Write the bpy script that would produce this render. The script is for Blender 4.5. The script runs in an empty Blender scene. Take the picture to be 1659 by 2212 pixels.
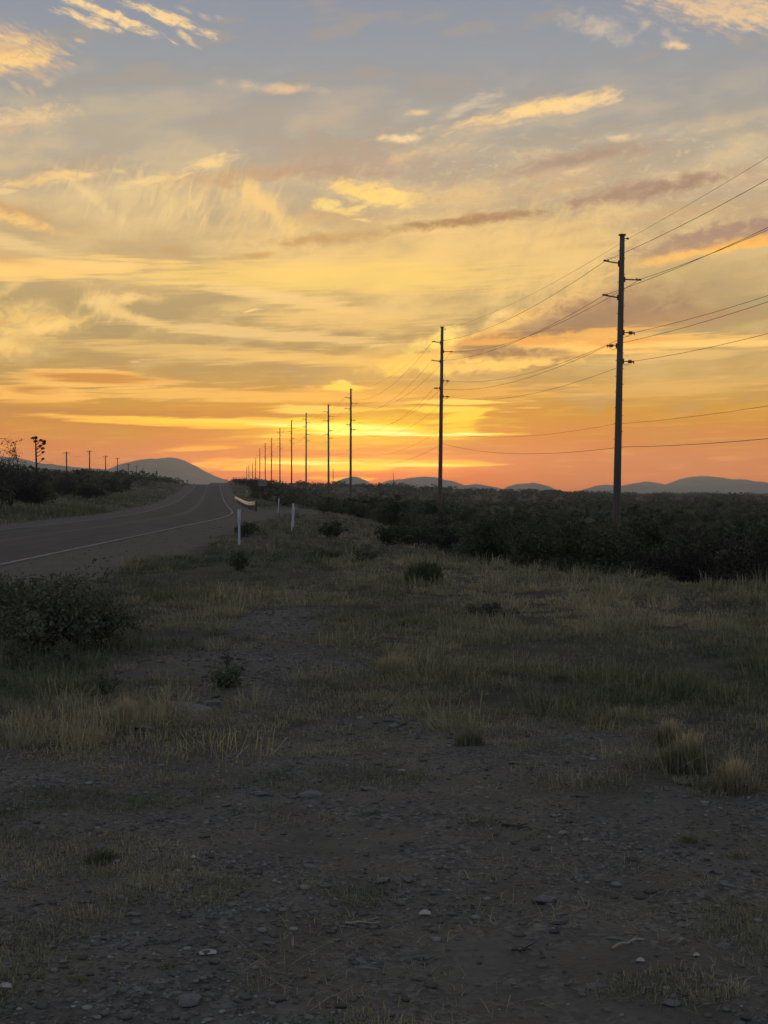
import bpy, math, random
import numpy as np
from mathutils import Vector

sc = bpy.context.scene
COL = sc.collection
R = math.radians
F = 3000.0                                   # focal length in units of the 1659 x 2212 view of the photo
HOR = 1062.0                                 # row of the level horizon in that view
EYE = 1.6

# ------------------------------------------------------------------ camera
cam_data = bpy.data.cameras.new('camera')
cam = bpy.data.objects.new('camera', cam_data)
COL.objects.link(cam)
sc.camera = cam
cam.location = (0, 0, EYE)
cam.rotation_euler = (R(90) - math.atan((1106 - HOR) / F), 0, 0)
cam_data.sensor_fit = 'VERTICAL'
cam_data.sensor_height = 36
cam_data.lens = F / 2212 * 36
cam_data.clip_start = 0.05
cam_data.clip_end = 40000

# ------------------------------------------------------------------ light and exposure
sc.view_settings.view_transform = 'Standard'
sc.view_settings.look = 'None'
sc.view_settings.exposure = 0
sc.view_settings.gamma = 1
SUN_EL, SUN_AZ = 0.3, math.degrees(math.atan((765 - 829.5) / F))
sun_d = bpy.data.lights.new('sun', 'SUN')
sun_d.energy = 0.5
sun_d.angle = R(0.5)
sun_d.color = (1.0, 0.55, 0.25)
sun = bpy.data.objects.new('sun', sun_d)
COL.objects.link(sun)
sdir = Vector((math.sin(R(SUN_AZ)) * math.cos(R(SUN_EL)), math.cos(R(SUN_AZ)) * math.cos(R(SUN_EL)), math.sin(R(SUN_EL))))
sun.rotation_euler = (-sdir).to_track_quat('-Z', 'Y').to_euler()
sun.location = sdir * 300


def lin(c):
    c = [v / 255 for v in c]
    return tuple(v / 12.92 if v <= 0.04045 else ((v + 0.055) / 1.055) ** 2.4 for v in c) + (1.0,)


def sky_xy(x, y):
    """photo view position -> azimuth, elevation (both in radians * F)"""
    az = math.atan((x - 829.5) / F)
    return F * az, F * math.atan((HOR - y) / F * math.cos(az))


# ------------------------------------------------------------------ world: evening sky and clouds, by direction
SKY_GAIN = 1.0
HAZE, HAZE_TOP, HAZE_HALF = 2.0e-4, 170.0, 6750.0   # air: density, height and half width of the box that holds it
AIR = (0.25, 0.175, 0.21)                     # light the full depth of that air adds
BACK = (0.98, 0.97, 0.97)                    # how bright the sky opposite the sunset is, relative to the front


def build_world():
    w = bpy.data.worlds.new('World')
    sc.world = w
    w.use_nodes = True
    nt = w.node_tree
    N, L = nt.nodes, nt.links
    N.clear()

    def node(t, **kw):
        n = N.new(t)
        for k, v in kw.items():
            setattr(n, k, v)
        return n

    def inp(sock, v):
        if isinstance(v, bpy.types.NodeSocket):
            L.new(v, sock)
        else:
            sock.default_value = v

    def M(op, a, b=0.0, c=0.0, clamp=False):
        n = node('ShaderNodeMath', operation=op, use_clamp=clamp)
        inp(n.inputs[0], a); inp(n.inputs[1], b); inp(n.inputs[2], c)
        return n.outputs[0]

    def smooth(v, a, b, c=0.0, d=1.0):
        n = node('ShaderNodeMapRange', interpolation_type='SMOOTHSTEP')
        inp(n.inputs[0], v)
        n.inputs[1].default_value, n.inputs[2].default_value = a, b
        n.inputs[3].default_value, n.inputs[4].default_value = c, d
        return n.outputs[0]

    def mix(f, a, b, mode='MIX'):
        n = node('ShaderNodeMixRGB', blend_type=mode)
        inp(n.inputs[0], f); inp(n.inputs[1], a); inp(n.inputs[2], b)
        return n.outputs[0]

    def dot(p, vec):
        n = node('ShaderNodeVectorMath', operation='DOT_PRODUCT')
        L.new(p, n.inputs[0])
        n.inputs[1].default_value = vec
        return n.outputs['Value']

    tc = node('ShaderNodeTexCoord')
    sep = node('ShaderNodeSeparateXYZ')
    L.new(tc.outputs['Generated'], sep.inputs[0])
    dx, dy, dz = sep.outputs
    az = M('ARCTAN2', dx, dy)
    el = M('ARCSINE', dz)
    U = M('MULTIPLY', az, F)
    V = M('MULTIPLY', el, F)
    comb = node('ShaderNodeCombineXYZ')
    L.new(U, comb.inputs[0]); L.new(V, comb.inputs[1]); comb.inputs[2].default_value = 1
    P = comb.outputs[0]

    # clear sky by elevation
    grad = [(1200, (190, 106, 74)), (1062, (196, 128, 70)), (1030, (199, 129, 70)), (1000, (200, 131, 71)), (950, (204, 133, 74)), (890, (203, 146, 80)),
            (820, (188, 149, 95)), (740, (174, 148, 102)), (660, (179, 154, 108)), (580, (203, 172, 118)), (500, (202, 175, 127)),
            (420, (190, 171, 139)), (330, (175, 165, 146)), (240, (161, 158, 150)), (140, (150, 153, 155)), (30, (142, 148, 157)),
            (-150, (130, 136, 147)), (-600, (120, 123, 129)), (-1500, (111, 114, 120))]
    span = 4900.0
    fac = M('MULTIPLY_ADD', V, 1 / span, 200 / span)
    ramp = node('ShaderNodeValToRGB')
    L.new(fac, ramp.inputs[0])
    els = ramp.color_ramp.elements
    pos = []
    for y, c in grad:
        v = F * math.atan((HOR - y) / F)
        pos.append((min(1, max(0, (v + 200) / span)), lin(c)))
    els[0].position, els[0].color = pos[0]
    els[1].position, els[1].color = pos[-1]
    for p, c in pos[1:-1]:
        e = els.new(p)
        e.color = c
    # away from the sunset the sky is dimmer and bluer
    away = smooth(M('ABSOLUTE', M('SUBTRACT', az, R(SUN_AZ))), R(22), R(110))
    dim = mix(away, (1, 1, 1, 1), BACK + (1,))
    base = mix(1.0, ramp.outputs[0], dim, 'MULTIPLY')
    # blue evening light overhead and behind replaces the orange
    base = mix(M('MULTIPLY', away, 0.85), base, mix(1.0, (0.30, 0.33, 0.42, 1), dim, 'MULTIPLY'))
    nish = node('ShaderNodeTexSky', sky_type='NISHITA')
    nish.sun_disc = False
    nish.sun_elevation = R(SUN_EL)
    nish.sun_rotation = R(SUN_AZ)
    nish.air_density, nish.dust_density = 1.0, 1.0


    # what the haze will take from the low sky is added beforehand, so that it arrives as bright as it looked
    path = M('MINIMUM', HAZE_HALF, M('DIVIDE', HAZE_TOP, M('MAXIMUM', dz, 0.004)))
    trans = M('EXPONENT', M('MULTIPLY', path, -HAZE))
    lost = M('SUBTRACT', 1.0, trans)

    def before_air(c):
        c = mix(lost, c, mix(1.0, c, AIR + (1,), 'SUBTRACT'))
        n = node('ShaderNodeVectorMath', operation='MAXIMUM')
        L.new(c, n.inputs[0]); n.inputs[1].default_value = (0, 0, 0)
        v = node('ShaderNodeVectorMath', operation='DIVIDE')
        L.new(n.outputs[0], v.inputs[0]); L.new(trans, v.inputs[1])
        return v.outputs[0]

    # ---- noises for the cloud edges
    def noise(scale, rot, seed, detail=6.0, rough=0.6, dist=0.0, src=P):
        mp = node('ShaderNodeMapping', vector_type='TEXTURE')
        L.new(src, mp.inputs[0])
        mp.inputs[1].default_value = (seed * 317.3, seed * 121.7, 0)
        mp.inputs[2].default_value = (0, 0, R(rot))
        mp.inputs[3].default_value = (scale[0], scale[1], 1)
        n = node('ShaderNodeTexNoise', noise_dimensions='2D')
        L.new(mp.outputs[0], n.inputs['Vector'])
        n.inputs['Scale'].default_value = 1.0
        n.inputs['Detail'].default_value = detail
        n.inputs['Roughness'].default_value = rough
        n.inputs['Distortion'].default_value = dist
        return n.outputs[0]

    wob = node('ShaderNodeTexNoise', noise_dimensions='2D')
    L.new(P, wob.inputs['Vector'])
    wob.inputs['Scale'].default_value = 1 / 70
    wob.inputs['Detail'].default_value = 5
    wv = node('ShaderNodeVectorMath', operation='MULTIPLY_ADD')
    L.new(wob.outputs['Color'], wv.inputs[0])
    wv.inputs[1].default_value = (26, 18, 0)
    wv.inputs[2].default_value = (-13, -9, 0)
    wa = node('ShaderNodeVectorMath', operation='ADD')
    L.new(P, wa.inputs[0]); L.new(wv.outputs[0], wa.inputs[1])
    PW = wa.outputs[0]

    nz = {'s': noise((120, 7), 2, 1, 5, 0.55),                 # level streaks
          'p': noise((46, 24), 8, 2, 7, 0.62, 0.4),            # puffs
          'c': noise((22, 70), -24, 3, 7, 0.58, 0.5, PW),      # combed cirrus
          'd': noise((44, 11), -18, 4, 7, 0.62, 0.2, PW),      # raked streaks falling to the right
          'u': noise((50, 12), 10, 6, 7, 0.62, 0.2, PW),       # raked streaks rising to the right
          'w': noise((190, 60), 7, 5, 7, 0.55, 0.0, PW)}       # broad veil
    fine = noise((30, 15), 8, 9, 6, 0.6, 0.2, PW)

    # broad thin veil
    band = M('MULTIPLY', smooth(V, 130, 330), smooth(V, 960, 640))
    veil = M('MULTIPLY', smooth(nz['w'], 0.40, 0.72), band)
    colr = mix(M('MULTIPLY', veil, 0.45), base, lin((232, 200, 142)))
    dk = M('MULTIPLY', smooth(nz['w'], 0.5, 0.30), smooth(V, 40, 200))
    colr = mix(M('MULTIPLY', dk, 0.35), colr, lin((178, 158, 128)))
    st = M('MULTIPLY', smooth(nz['s'], 0.52, 0.72), M('MULTIPLY', smooth(V, 5, 60), smooth(V, 420, 200)))
    colr = mix(M('MULTIPLY', st, 0.24), colr, lin((240, 188, 118)))

    body = smooth(fine, 0.30, 0.56, 0.55, 1.0)
    # mottled middle cloud, thickest to the right
    patchy = M('MULTIPLY', M('MULTIPLY', smooth(V, 480, 560), smooth(V, 800, 690)), smooth(U, -300, 60))
    mot = noise((34, 13), 6, 12, 7, 0.64, 0.2, PW)
    colr = mix(M('MULTIPLY', M('MULTIPLY', smooth(mot, 0.54, 0.68), patchy), 0.55), colr, lin((190, 158, 124)))
    colr = mix(M('MULTIPLY', M('MULTIPLY', smooth(mot, 0.47, 0.30), patchy), 0.3), colr, lin((244, 210, 146)))
    for cx, cy, rx, ry, ang, kind, k, soft, colour, alpha in CLOUDS:
        X, Y = sky_xy(cx, cy)
        if kind == 's':
            ry *= 1.3
        src, t = (PW if kind in 'pcwdu' else P), R(-ang)
        sx, sy = 1 / (rx * 1.12), 1 / (ry * 1.12)
        u = dot(src, (math.cos(t) * sx, math.sin(t) * sx, -(X * math.cos(t) + Y * math.sin(t)) * sx))
        v = dot(src, (-math.sin(t) * sy, math.cos(t) * sy, (X * math.sin(t) - Y * math.cos(t)) * sy))
        ln = M('SQRT', M('MULTIPLY_ADD', u, u, M('MULTIPLY', v, v)))
        k *= 0.85
        a = M('SUBTRACT', M('MULTIPLY_ADD', nz[kind], k, 1 - 0.5 * k + 0.28), ln)
        m = smooth(a, 0, soft * (1.0 if kind == 's' else 1.45), 0, alpha)
        if kind in 'pdu':                        # thin and thick places inside a cloud
            m = M('MULTIPLY', m, body)
        colr = mix(m, colr, lin(colour))

    colr = mix(1.0, colr, (1.03, 1.0, 1.04, 1), 'MULTIPLY')
    addn = mix(0.008, colr, nish.outputs[0], 'ADD')
    bg = node('ShaderNodeBackground')
    L.new(before_air(addn), bg.inputs[0])
    bg_far = node('ShaderNodeBackground')
    L.new(before_air(base), bg_far.inputs[0])
    bg_far.inputs[1].default_value = SKY_GAIN
    bg.inputs[1].default_value = SKY_GAIN
    # the cloudy sector; beyond it the plain sky (same gradient)
    sector = M('MULTIPLY', M('LESS_THAN', M('ABSOLUTE', az), R(40)),
               M('MULTIPLY', M('GREATER_THAN', el, R(-2)), M('LESS_THAN', el, R(32))))
    ms = node('ShaderNodeMixShader')
    L.new(sector, ms.inputs[0]); L.new(bg_far.outputs[0], ms.inputs[1]); L.new(bg.outputs[0], ms.inputs[2])
    out = node('ShaderNodeOutputWorld')
    L.new(ms.outputs[0], out.inputs['Surface'])


BR, YE, OR = (248, 212, 150), (253, 218, 130), (255, 200, 96)
MV, BN = (176, 150, 130), (196, 154, 108)
# centre x, y, half length, half height, tilt (degrees, + falls to the right), edge noise, amount, softness, colour, cover
CLOUDS = [
    # the glow round the set sun
    (770, 955, 420, 95, 0, 'w', 0.5, 1.0, (240, 160, 66), 0.55),
    (770, 1025, 330, 50, 0, 'w', 0.4, 1.0, (242, 128, 58), 0.6),
    (900, 575, 380, 120, -6, 'w', 1.8, 1.0, (250, 208, 126), 0.75),
    (700, 600, 420, 26, 0, 's', 1.8, 0.9, (252, 212, 116), 0.7),
    (1200, 560, 170, 110, -30, 'c', 2.0, 0.9, (246, 204, 128), 0.5),
    (1480, 780, 330, 90, 0, 'w', 1.5, 1.0, (216, 176, 112), 0.5),
    (770, 928, 260, 34, 0, 's', 1.2, 1.0, (255, 206, 84), 0.7), (790, 1003, 240, 18, 0, 's', 1.4, 1.0, (255, 178, 70), 0.7), (840, 790, 200, 60, -8, 'w', 1.4, 1.0, (246, 196, 106), 0.6),
    # upper left
    (234, 36, 112, 9, 18.4, 'd', 2.6, 0.6, BR, 1), (195, 50, 60, 8, 15, 'd', 2.6, 0.6, BR, 0.9), (369, 46, 82, 10, 16, 'd', 2.6, 0.6, BR, 0.95),
    (404, 87, 24, 7, 32, 'd', 2.2, 0.8, BR, 0.7), (176, 92, 12, 4, 10, 'd', 1.5, 0.9, BR, 0.5), (276, 17, 12, 7, 20, 'd', 1.5, 0.9, BR, 0.35),
    (400, 30, 20, 6, 20, 'd', 1.8, 0.9, BR, 0.3), (475, 42, 10, 5, 10, 'd', 1.5, 0.9, BR, 0.3), (444, 40, 14, 6, 18, 'd', 1.5, 0.9, BR, 0.3),
    (28, 113, 100, 44, 4, 'd', 2.0, 0.7, (218, 182, 134), 0.95), (20, 136, 92, 18, -10, 'd', 2.2, 0.8, (255, 210, 134), 0.9), (20, 88, 88, 12, 14, 'd', 2.6, 0.8, (246, 208, 146), 0.6),
    (50, 262, 108, 24, -15, 'p', 2.4, 0.8, (244, 206, 146), 0.85), (40, 278, 60, 9, -8, 'p', 2.2, 0.8, (184, 160, 136), 0.5),
    (105, 185, 22, 8, -20, 'd', 2.0, 0.9, BR, 0.35), (45, 197, 20, 6, 40, 'd', 2.0, 0.9, BR, 0.35), (70, 200, 14, 7, 40, 'd', 2.0, 0.9, BR, 0.3),
    (590, 192, 105, 11, 2, 'p', 1.8, 0.9, (222, 190, 150), 0.75), (605, 200, 40, 8, -8, 'p', 1.8, 0.9, (236, 196, 146), 0.6),
    (380, 205, 60, 22, 10, 'w', 1.5, 1.0, (196, 178, 150), 0.4), (660, 250, 260, 40, -3, 'w', 2.0, 1.0, (190, 170, 146), 0.4), (250, 280, 270, 60, 4, 'w', 2.0, 1.0, (194, 178, 148), 0.5),
    (452, 354, 52, 12, -18, 'u', 2.2, 0.7, (248, 212, 146), 0.9), (480, 340, 14, 7, -40, 'u', 1.8, 0.8, BR, 0.7),
    (170, 358, 100, 11, -8, 'p', 2.2, 0.9, (188, 164, 138), 0.75), (115, 386, 100, 11, -9, 'p', 2.4, 0.7, (244, 202, 132), 0.85), (180, 377, 40, 6, 3, 'p', 1.8, 0.8, (250, 210, 140), 0.7),
    (12, 416, 24, 5, -3, 's', 1.4, 0.8, BR, 0.6), (330, 392, 80, 8, -11, 'u', 2.4, 0.7, (246, 212, 142), 0.85), (258, 371, 18, 5, 0, 'p', 1.6, 0.8, BR, 0.5), (300, 380, 9, 22, 10, 'c', 1.8, 0.8, BR, 0.45),
    # combed cirrus fans
    (275, 422, 160, 62, 4, 'c', 2.3, 1.1, (236, 206, 142), 0.6), (190, 420, 90, 12, 34, 'c', 1.8, 1.0, (242, 212, 146), 0.6),
    (380, 440, 60, 46, 20, 'c', 2.6, 1.0, (242, 208, 138), 0.6), (530, 450, 140, 66, 34, 'c', 2.3, 1.1, (242, 203, 134), 0.65), (585, 455, 120, 22, 40, 'c', 1.8, 0.9, (250, 208, 130), 0.7),
    (30, 462, 84, 22, 14, 'p', 2.0, 0.8, (206, 164, 112), 0.8), (34, 476, 90, 12, 12, 'p', 2.2, 0.8, (248, 200, 122), 0.9), (30, 526, 100, 11, 10, 's', 1.8, 0.9, (238, 204, 140), 0.7),
    (505, 385, 150, 20, -8, 'p', 2.4, 0.9, (198, 160, 118), 0.8), (620, 375, 60, 14, -10, 'p', 2.2, 0.9, (196, 156, 116), 0.7),
    (775, 345, 215, 48, 2, 'p', 2.8, 1.0, (184, 158, 134), 0.85), (720, 372, 120, 22, 0, 'c', 2.8, 1.0, (178, 152, 130), 0.7),
    (815, 422, 95, 20, 9, 'p', 2.2, 0.6, (255, 214, 124), 1), (850, 430, 40, 14, -8, 'p', 2.0, 0.7, YE, 0.8),
    (708, 441, 28, 9, 0, 'p', 1.8, 0.7, YE, 0.95), (735, 456, 46, 7, 4, 'p', 2.4, 0.6, YE, 0.9), (772, 452, 22, 6, -12, 'p', 2.2, 0.6, YE, 0.8), (784, 476, 20, 4, 3, 'p', 1.4, 0.7, YE, 0.95),
    (720, 470, 120, 20, 0, 'w', 2.0, 1.0, (206, 164, 108), 0.5), (690, 520, 125, 11, -5, 'p', 2.3, 0.8, (198, 156, 102), 0.9), (780, 503, 80, 14, 0, 'c', 2.0, 1.0, (204, 166, 112), 0.5), (382, 547, 34, 9, 1, 'p', 1.8, 0.8, (202, 160, 104), 0.85), (290, 551, 28, 8, 0, 'p', 1.8, 0.9, (210, 172, 114), 0.5), (555, 554, 50, 6, -3, 'p', 2.0, 0.8, (204, 158, 96), 0.75),
    # upper right
    (1145, 243, 172, 19, -9, 'u', 2.2, 0.8, (240, 202, 142), .95), (1200, 231, 115, 14, -9, 'p', 2.0, 0.7, (255, 216, 142), 0.9), (1022, 228, 66, 13, -22, 'u', 2.6, 0.9, (226, 200, 162), 0.7),
    (1280, 225, 50, 10, -8, 'u', 2.4, 0.7, (244, 208, 152), 0.8), (905, 248, 30, 5, -6, 'p', 1.8, 0.8, BR, 0.65), (905, 283, 14, 5, -12, 'p', 1.8, 0.9, BR, 0.3),
    (1575, 15, 215, 48, 11, 'd', 2.4, 0.9, (226, 192, 148), 0.95), (1610, 40, 140, 20, 11, 'd', 2.6, 0.9, (240, 202, 150), 0.75), (1500, 12, 120, 14, 14, 'd', 2.6, 0.9, (204, 180, 150), 0.5),
    (1290, 65, 76, 23, 14, 'p', 2.8, 1.0, (214, 194, 166), 0.65), (1388, 58, 14, 12, 0, 'p', 2.0, 1.0, BR, 0.4), (1445, 84, 26, 14, 40, 'p', 2.4, 1.0, (216, 192, 158), 0.5), (1457, 104, 26, 8, 12, 'p', 2.0, 0.8, (240, 204, 150), 0.85),
    (868, 302, 46, 9, -2, 'p', 1.8, 0.7, (244, 212, 158), 0.95), (895, 335, 60, 15, -14, 'p', 3.2, 1.0, (232, 198, 144), 0.55), (1350, 300, 120, 18, -2, 'w', 2.2, 1.0, (206, 190, 158), 0.6), (1338, 303, 32, 9, -5, 'p', 3.0, 0.9, (240, 208, 156), 0.7),
    (1255, 347, 190, 20, -8, 'p', 2.4, 0.9, (180, 154, 130), 0.9), (1240, 372, 170, 20, -4, 'p', 2.6, 1.0, (206, 176, 136), 0.6), (1248, 370, 34, 7, -8, 'p', 3.0, 0.9, (242, 206, 144), 0.7),
    (1400, 410, 210, 24, -7, 'p', 2.6, 0.8, (180, 150, 124), 0.95), (1345, 425, 110, 22, -5, 'p', 2.6, 0.9, (184, 152, 122), 0.8), (1620, 385, 70, 22, -14, 'p', 2.4, 1.0, (190, 160, 134), 0.7), (1600, 340, 160, 60, -10, 'w', 2.0, 1.0, (222, 196, 150), 0.4),
    (1190, 405, 130, 18, -4, 'p', 2.6, 0.9, (204, 170, 128), 0.7), (1010, 430, 140, 40, 0, 'c', 2.2, 1.0, (222, 186, 130), 0.5),
    (1010, 479, 165, 12, -6, 'p', 2.0, 0.7, (176, 138, 98), 1), (1420, 408, 150, 15, -8, 'p', 2.0, 0.7, (168, 138, 114), 1), (1250, 345, 150, 12, -9, 'p', 2.0, 0.8, (172, 146, 124), 0.9), (1590, 497, 120, 11, -6, 'p', 2.2, 0.7, (160, 130, 112), 1), (1080, 470, 80, 9, -5, 'p', 2.0, 0.7, (174, 138, 104), 0.85), (1240, 500, 80, 7, -8, 'p', 2.2, 0.9, (206, 168, 118), 0.6), (1310, 527, 90, 7, -5, 'p', 2.2, 0.9, (206, 166, 118), 0.5),
    (1480, 460, 170, 14, -3, 'p', 2.6, 0.9, (204, 168, 122), 0.7), (1620, 452, 60, 12, -8, 'p', 2.2, 0.9, (190, 158, 126), 0.6),
    (1570, 533, 200, 14, -9, 'p', 2.0, 0.7, (255, 194, 102), 0.95), (1560, 508, 200, 22, -8, 'p', 2.4, 0.7, (172, 140, 118), 0.95), (1480, 538, 130, 8, -6, 'p', 2.0, 0.8, (178, 142, 112), 0.9), (1620, 523, 90, 10, -8, 'p', 2.2, 0.8, (255, 186, 92), 0.8),
    # left, middle heights
    (100, 583, 225, 16, -4, 's', 2.0, 0.8, (250, 204, 122), 0.95), (20, 590, 100, 14, -6, 'p', 2.0, 0.8, (255, 208, 120), 0.8), (240, 575, 80, 6, -3, 's', 1.6, 0.8, (250, 208, 134), 0.6), (20, 560, 60, 14, 5, 'w', 1.8, 1.0, (216, 172, 112), 0.6),
    (215, 657, 40, 32, 30, 'c', 1.9, 0.9, (242, 204, 132), 0.9), (275, 646, 78, 12, -5, 'p', 2.0, 0.8, (248, 208, 134), 0.9), (278, 682, 90, 14, 17, 'c', 2.0, 0.9, (240, 200, 124), 0.85), (330, 698, 70, 7, 12, 's', 1.6, 0.9, (240, 202, 130), 0.6),
    (55, 690, 120, 36, 6, 'p', 2.2, 0.9, (240, 198, 120), 0.9), (110, 706, 70, 16, -14, 'p', 2.0, 0.8, (252, 208, 126), 0.85), (20, 745, 78, 26, -6, 'p', 2.0, 0.8, (246, 202, 122), 0.9), (70, 738, 40, 14, 0, 'w', 1.6, 1.0, (200, 164, 106), 0.6), (5, 700, 20, 6, -10, 'p', 1.6, 0.8, (228, 160, 96), 0.6),
    (20, 620, 60, 14, -30, 'p', 2.2, 0.9, (242, 202, 128), 0.6),
    (630, 650, 155, 9, 8, 's', 2.2, 0.8, (246, 206, 134), 0.75), (540, 628, 120, 7, 6, 's', 2.0, 0.9, (244, 206, 136), 0.5), (590, 723, 260, 9, 4, 's', 2.2, 0.8, (244, 204, 134), 0.7), (440, 762, 290, 14, 3, 's', 2.2, 0.9, (236, 194, 120), 0.6), (700, 776, 240, 10, 3, 's', 2.2, 0.9, (246, 198, 114), 0.6),
    (760, 690, 200, 20, 2, 's', 2.2, 1.0, (244, 200, 122), 0.6), (549, 671, 18, 2.6, -3, 'u', 2.2, 1.0, (250, 216, 158), 0.8), (812, 748, 26, 3, -7, 'u', 2.2, 1.0, (250, 212, 142), 0.75), (291, 782, 12, 2, 0, 's', 1.8, 1.0, (240, 204, 146), 0.5),
    (180, 806, 110, 6, 1, 's', 2.0, 0.7, (248, 190, 108), 0.85), (200, 822, 165, 12, 1, 's', 1.8, 0.7, (250, 192, 110), 0.9), (205, 817, 120, 8, 1, 's', 1.6, 0.8, (200, 140, 84), 0.95), (75, 852, 120, 12, 1, 's', 1.8, 0.7, (246, 186, 106), 0.9), (80, 843, 56, 6, 1, 's', 1.6, 0.8, (196, 136, 86), 0.9),
    (540, 856, 400, 10, 1, 's', 2.2, 0.8, (248, 192, 108), 0.75), (880, 850, 330, 16, -1, 's', 2.4, 0.9, (246, 184, 96), 0.5),
    # low bands near the sun
    (290, 905, 360, 15, 2, 's', 2.2, 0.8, (194, 136, 92), 0.85), (560, 900, 210, 12, -2, 's', 2.2, 0.8, (198, 138, 92), 0.7), (60, 888, 160, 7, 3, 's', 1.8, 0.8, (190, 134, 92), 0.7),
    (330, 912, 230, 6, 2.5, 's', 2.0, 0.7, (250, 188, 98), 0.9), (600, 916, 330, 6, 1.5, 's', 1.8, 0.6, (255, 204, 92), 1), (760, 925, 150, 12, 3, 's', 2.0, 0.6, (255, 220, 84), 1), (900, 935, 160, 5, 1, 's', 1.5, 0.6, (255, 214, 100), 1), (770, 924, 80, 7, 3, 's', 1.4, 0.6, (255, 236, 120), 0.9),
    (690, 885, 96, 7, 0, 's', 1.8, 0.6, (255, 208, 110), 0.95), (560, 906, 50, 5, 0, 's', 1.6, 0.7, (255, 196, 100), 0.7), (738, 830, 24, 7, 3, 'p', 1.8, 0.6, (255, 216, 112), 1), (745, 838, 38, 5, 2, 's', 1.2, 0.6, (255, 214, 100), 1), (800, 839, 16, 2, 0, 's', 1.6, 0.9, (250, 200, 120), 0.6), (668, 836, 11, 2, 0, 's', 1.6, 0.9, (250, 200, 120), 0.4), (800, 884, 46, 3, 0, 's', 1.2, 0.7, (255, 196, 96), 0.7),
    (602, 943, 32, 4, 0, 's', 1.2, 0.6, (255, 204, 110), 1), (435, 969, 70, 4, -3, 's', 1.6, 0.7, (248, 176, 96), 0.9), (500, 1000, 130, 8, -1, 's', 2.0, 0.8, (240, 150, 84), 0.8), (640, 1006, 220, 9, 0, 's', 2.2, 0.7, (255, 186, 84), 0.95), (760, 1004, 110, 9, 1, 's', 2.0, 0.6, (255, 206, 76), 1), (880, 1001, 170, 5, 1, 's', 1.6, 0.6, (255, 202, 86), 1), (700, 995, 160, 4, 0, 's', 1.4, 0.7, (255, 200, 80), 0.9), (990, 998, 60, 3, 1, 's', 1.4, 0.7, (255, 186, 100), 0.8), (760, 1036, 46, 4, 0, 's', 1.4, 0.7, (255, 190, 90), 0.9), (690, 1032, 30, 3, 0, 's', 1.2, 0.7, (255, 180, 84), 0.8),
    (700, 920, 150, 4, 2, 's', .9, 0.5, (255, 246, 140), 1), (860, 937, 170, 3, 0.5, 's', .8, 0.5, (255, 248, 156), 1), (735, 926, 60, 7, 2, 's', 1.0, 0.6, (255, 250, 130), 1), (520, 911, 130, 2.5, 1.5, 's', .8, 0.6, (255, 214, 110), 0.9), (700, 1001, 120, 3, 1, 's', .9, 0.5, (255, 236, 140), 1), (860, 1004, 120, 2.5, 0.5, 's', .8, 0.5, (255, 226, 130), 1), (775, 1009, 60, 5, 1, 's', 1.0, 0.6, (255, 214, 84), 1),
    # zigzag by the second pole
    (985, 869, 80, 4, 0, 's', 1.2, 0.6, (255, 214, 110), 1), (970, 885, 80, 6, 1, 's', 1.6, 0.6, (255, 214, 98), 1), (1008, 895, 44, 7, -8, 's', 1.6, 0.6, (255, 208, 92), 1), (985, 906, 56, 5, -6, 's', 1.4, 0.6, (255, 210, 94), 1), (985, 918, 44, 4, -8, 's', 1.4, 0.6, (255, 204, 90), 0.95), (965, 931, 60, 4, -4, 's', 1.4, 0.6, (255, 208, 96), 0.95),
    (1145, 881, 26, 1.8, 0, 's', 1.8, 0.9, (240, 190, 116), 0.6), (1092, 890, 28, 1.8, 0, 's', 1.8, 0.9, (240, 190, 116), 0.5), (1145, 866, 14, 1.8, 0, 's', 1.8, 0.9, (240, 190, 116), 0.4),
    # the dark bank between the two nearest poles
    (1300, 682, 230, 52, -8, 'w', 1.2, 0.9, (180, 146, 110), 0.8), (1110, 762, 165, 19, 0, 's', 1.6, 0.8, (162, 126, 96), 0.95), (1260, 698, 175, 27, -10, 'p', 1.6, 0.7, (160, 127, 102), 1), (1480, 690, 150, 16, -3, 's', 2.0, 0.9, (182, 144, 106), 0.8),
    (1235, 655, 110, 30, -20, 'p', 2.4, 0.8, (250, 204, 126), 0.9), (1120, 690, 80, 13, -18, 'p', 2.4, 0.6, (255, 206, 118), 0.95), (1075, 681, 30, 9, -20, 'p', 2.0, 0.7, (255, 214, 136), 0.9), (1280, 652, 130, 26, -14, 'p', 2.2, 0.8, (190, 150, 108), 0.85),
    (1300, 685, 190, 44, -10, 'p', 2.4, 0.8, (166, 132, 104), 1), (1440, 690, 130, 12, -4, 'p', 2.2, 0.8, (178, 140, 104), 0.9), (1300, 745, 240, 15, -1, 's', 2.0, 0.7, (254, 200, 112), 0.95), (1160, 726, 210, 9, -3, 's', 2.0, 0.7, (240, 178, 98), 0.9), (1180, 716, 170, 9, -6, 'p', 2.0, 0.8, (162, 128, 100), 1), (1250, 738, 240, 6, 0, 's', 1.8, 0.7, (236, 166, 94), 0.8),
    (1090, 775, 180, 22, -6, 'p', 2.0, 0.6, (255, 206, 116), 1), (1060, 792, 150, 9, -4, 'p', 2.2, 0.6, (255, 204, 112), 0.95), (1090, 762, 135, 14, 1, 'p', 1.5, 0.7, (164, 128, 98), 1), (1200, 765, 60, 10, 0, 'p', 2.0, 0.8, (188, 146, 106), 0.8),
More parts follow.
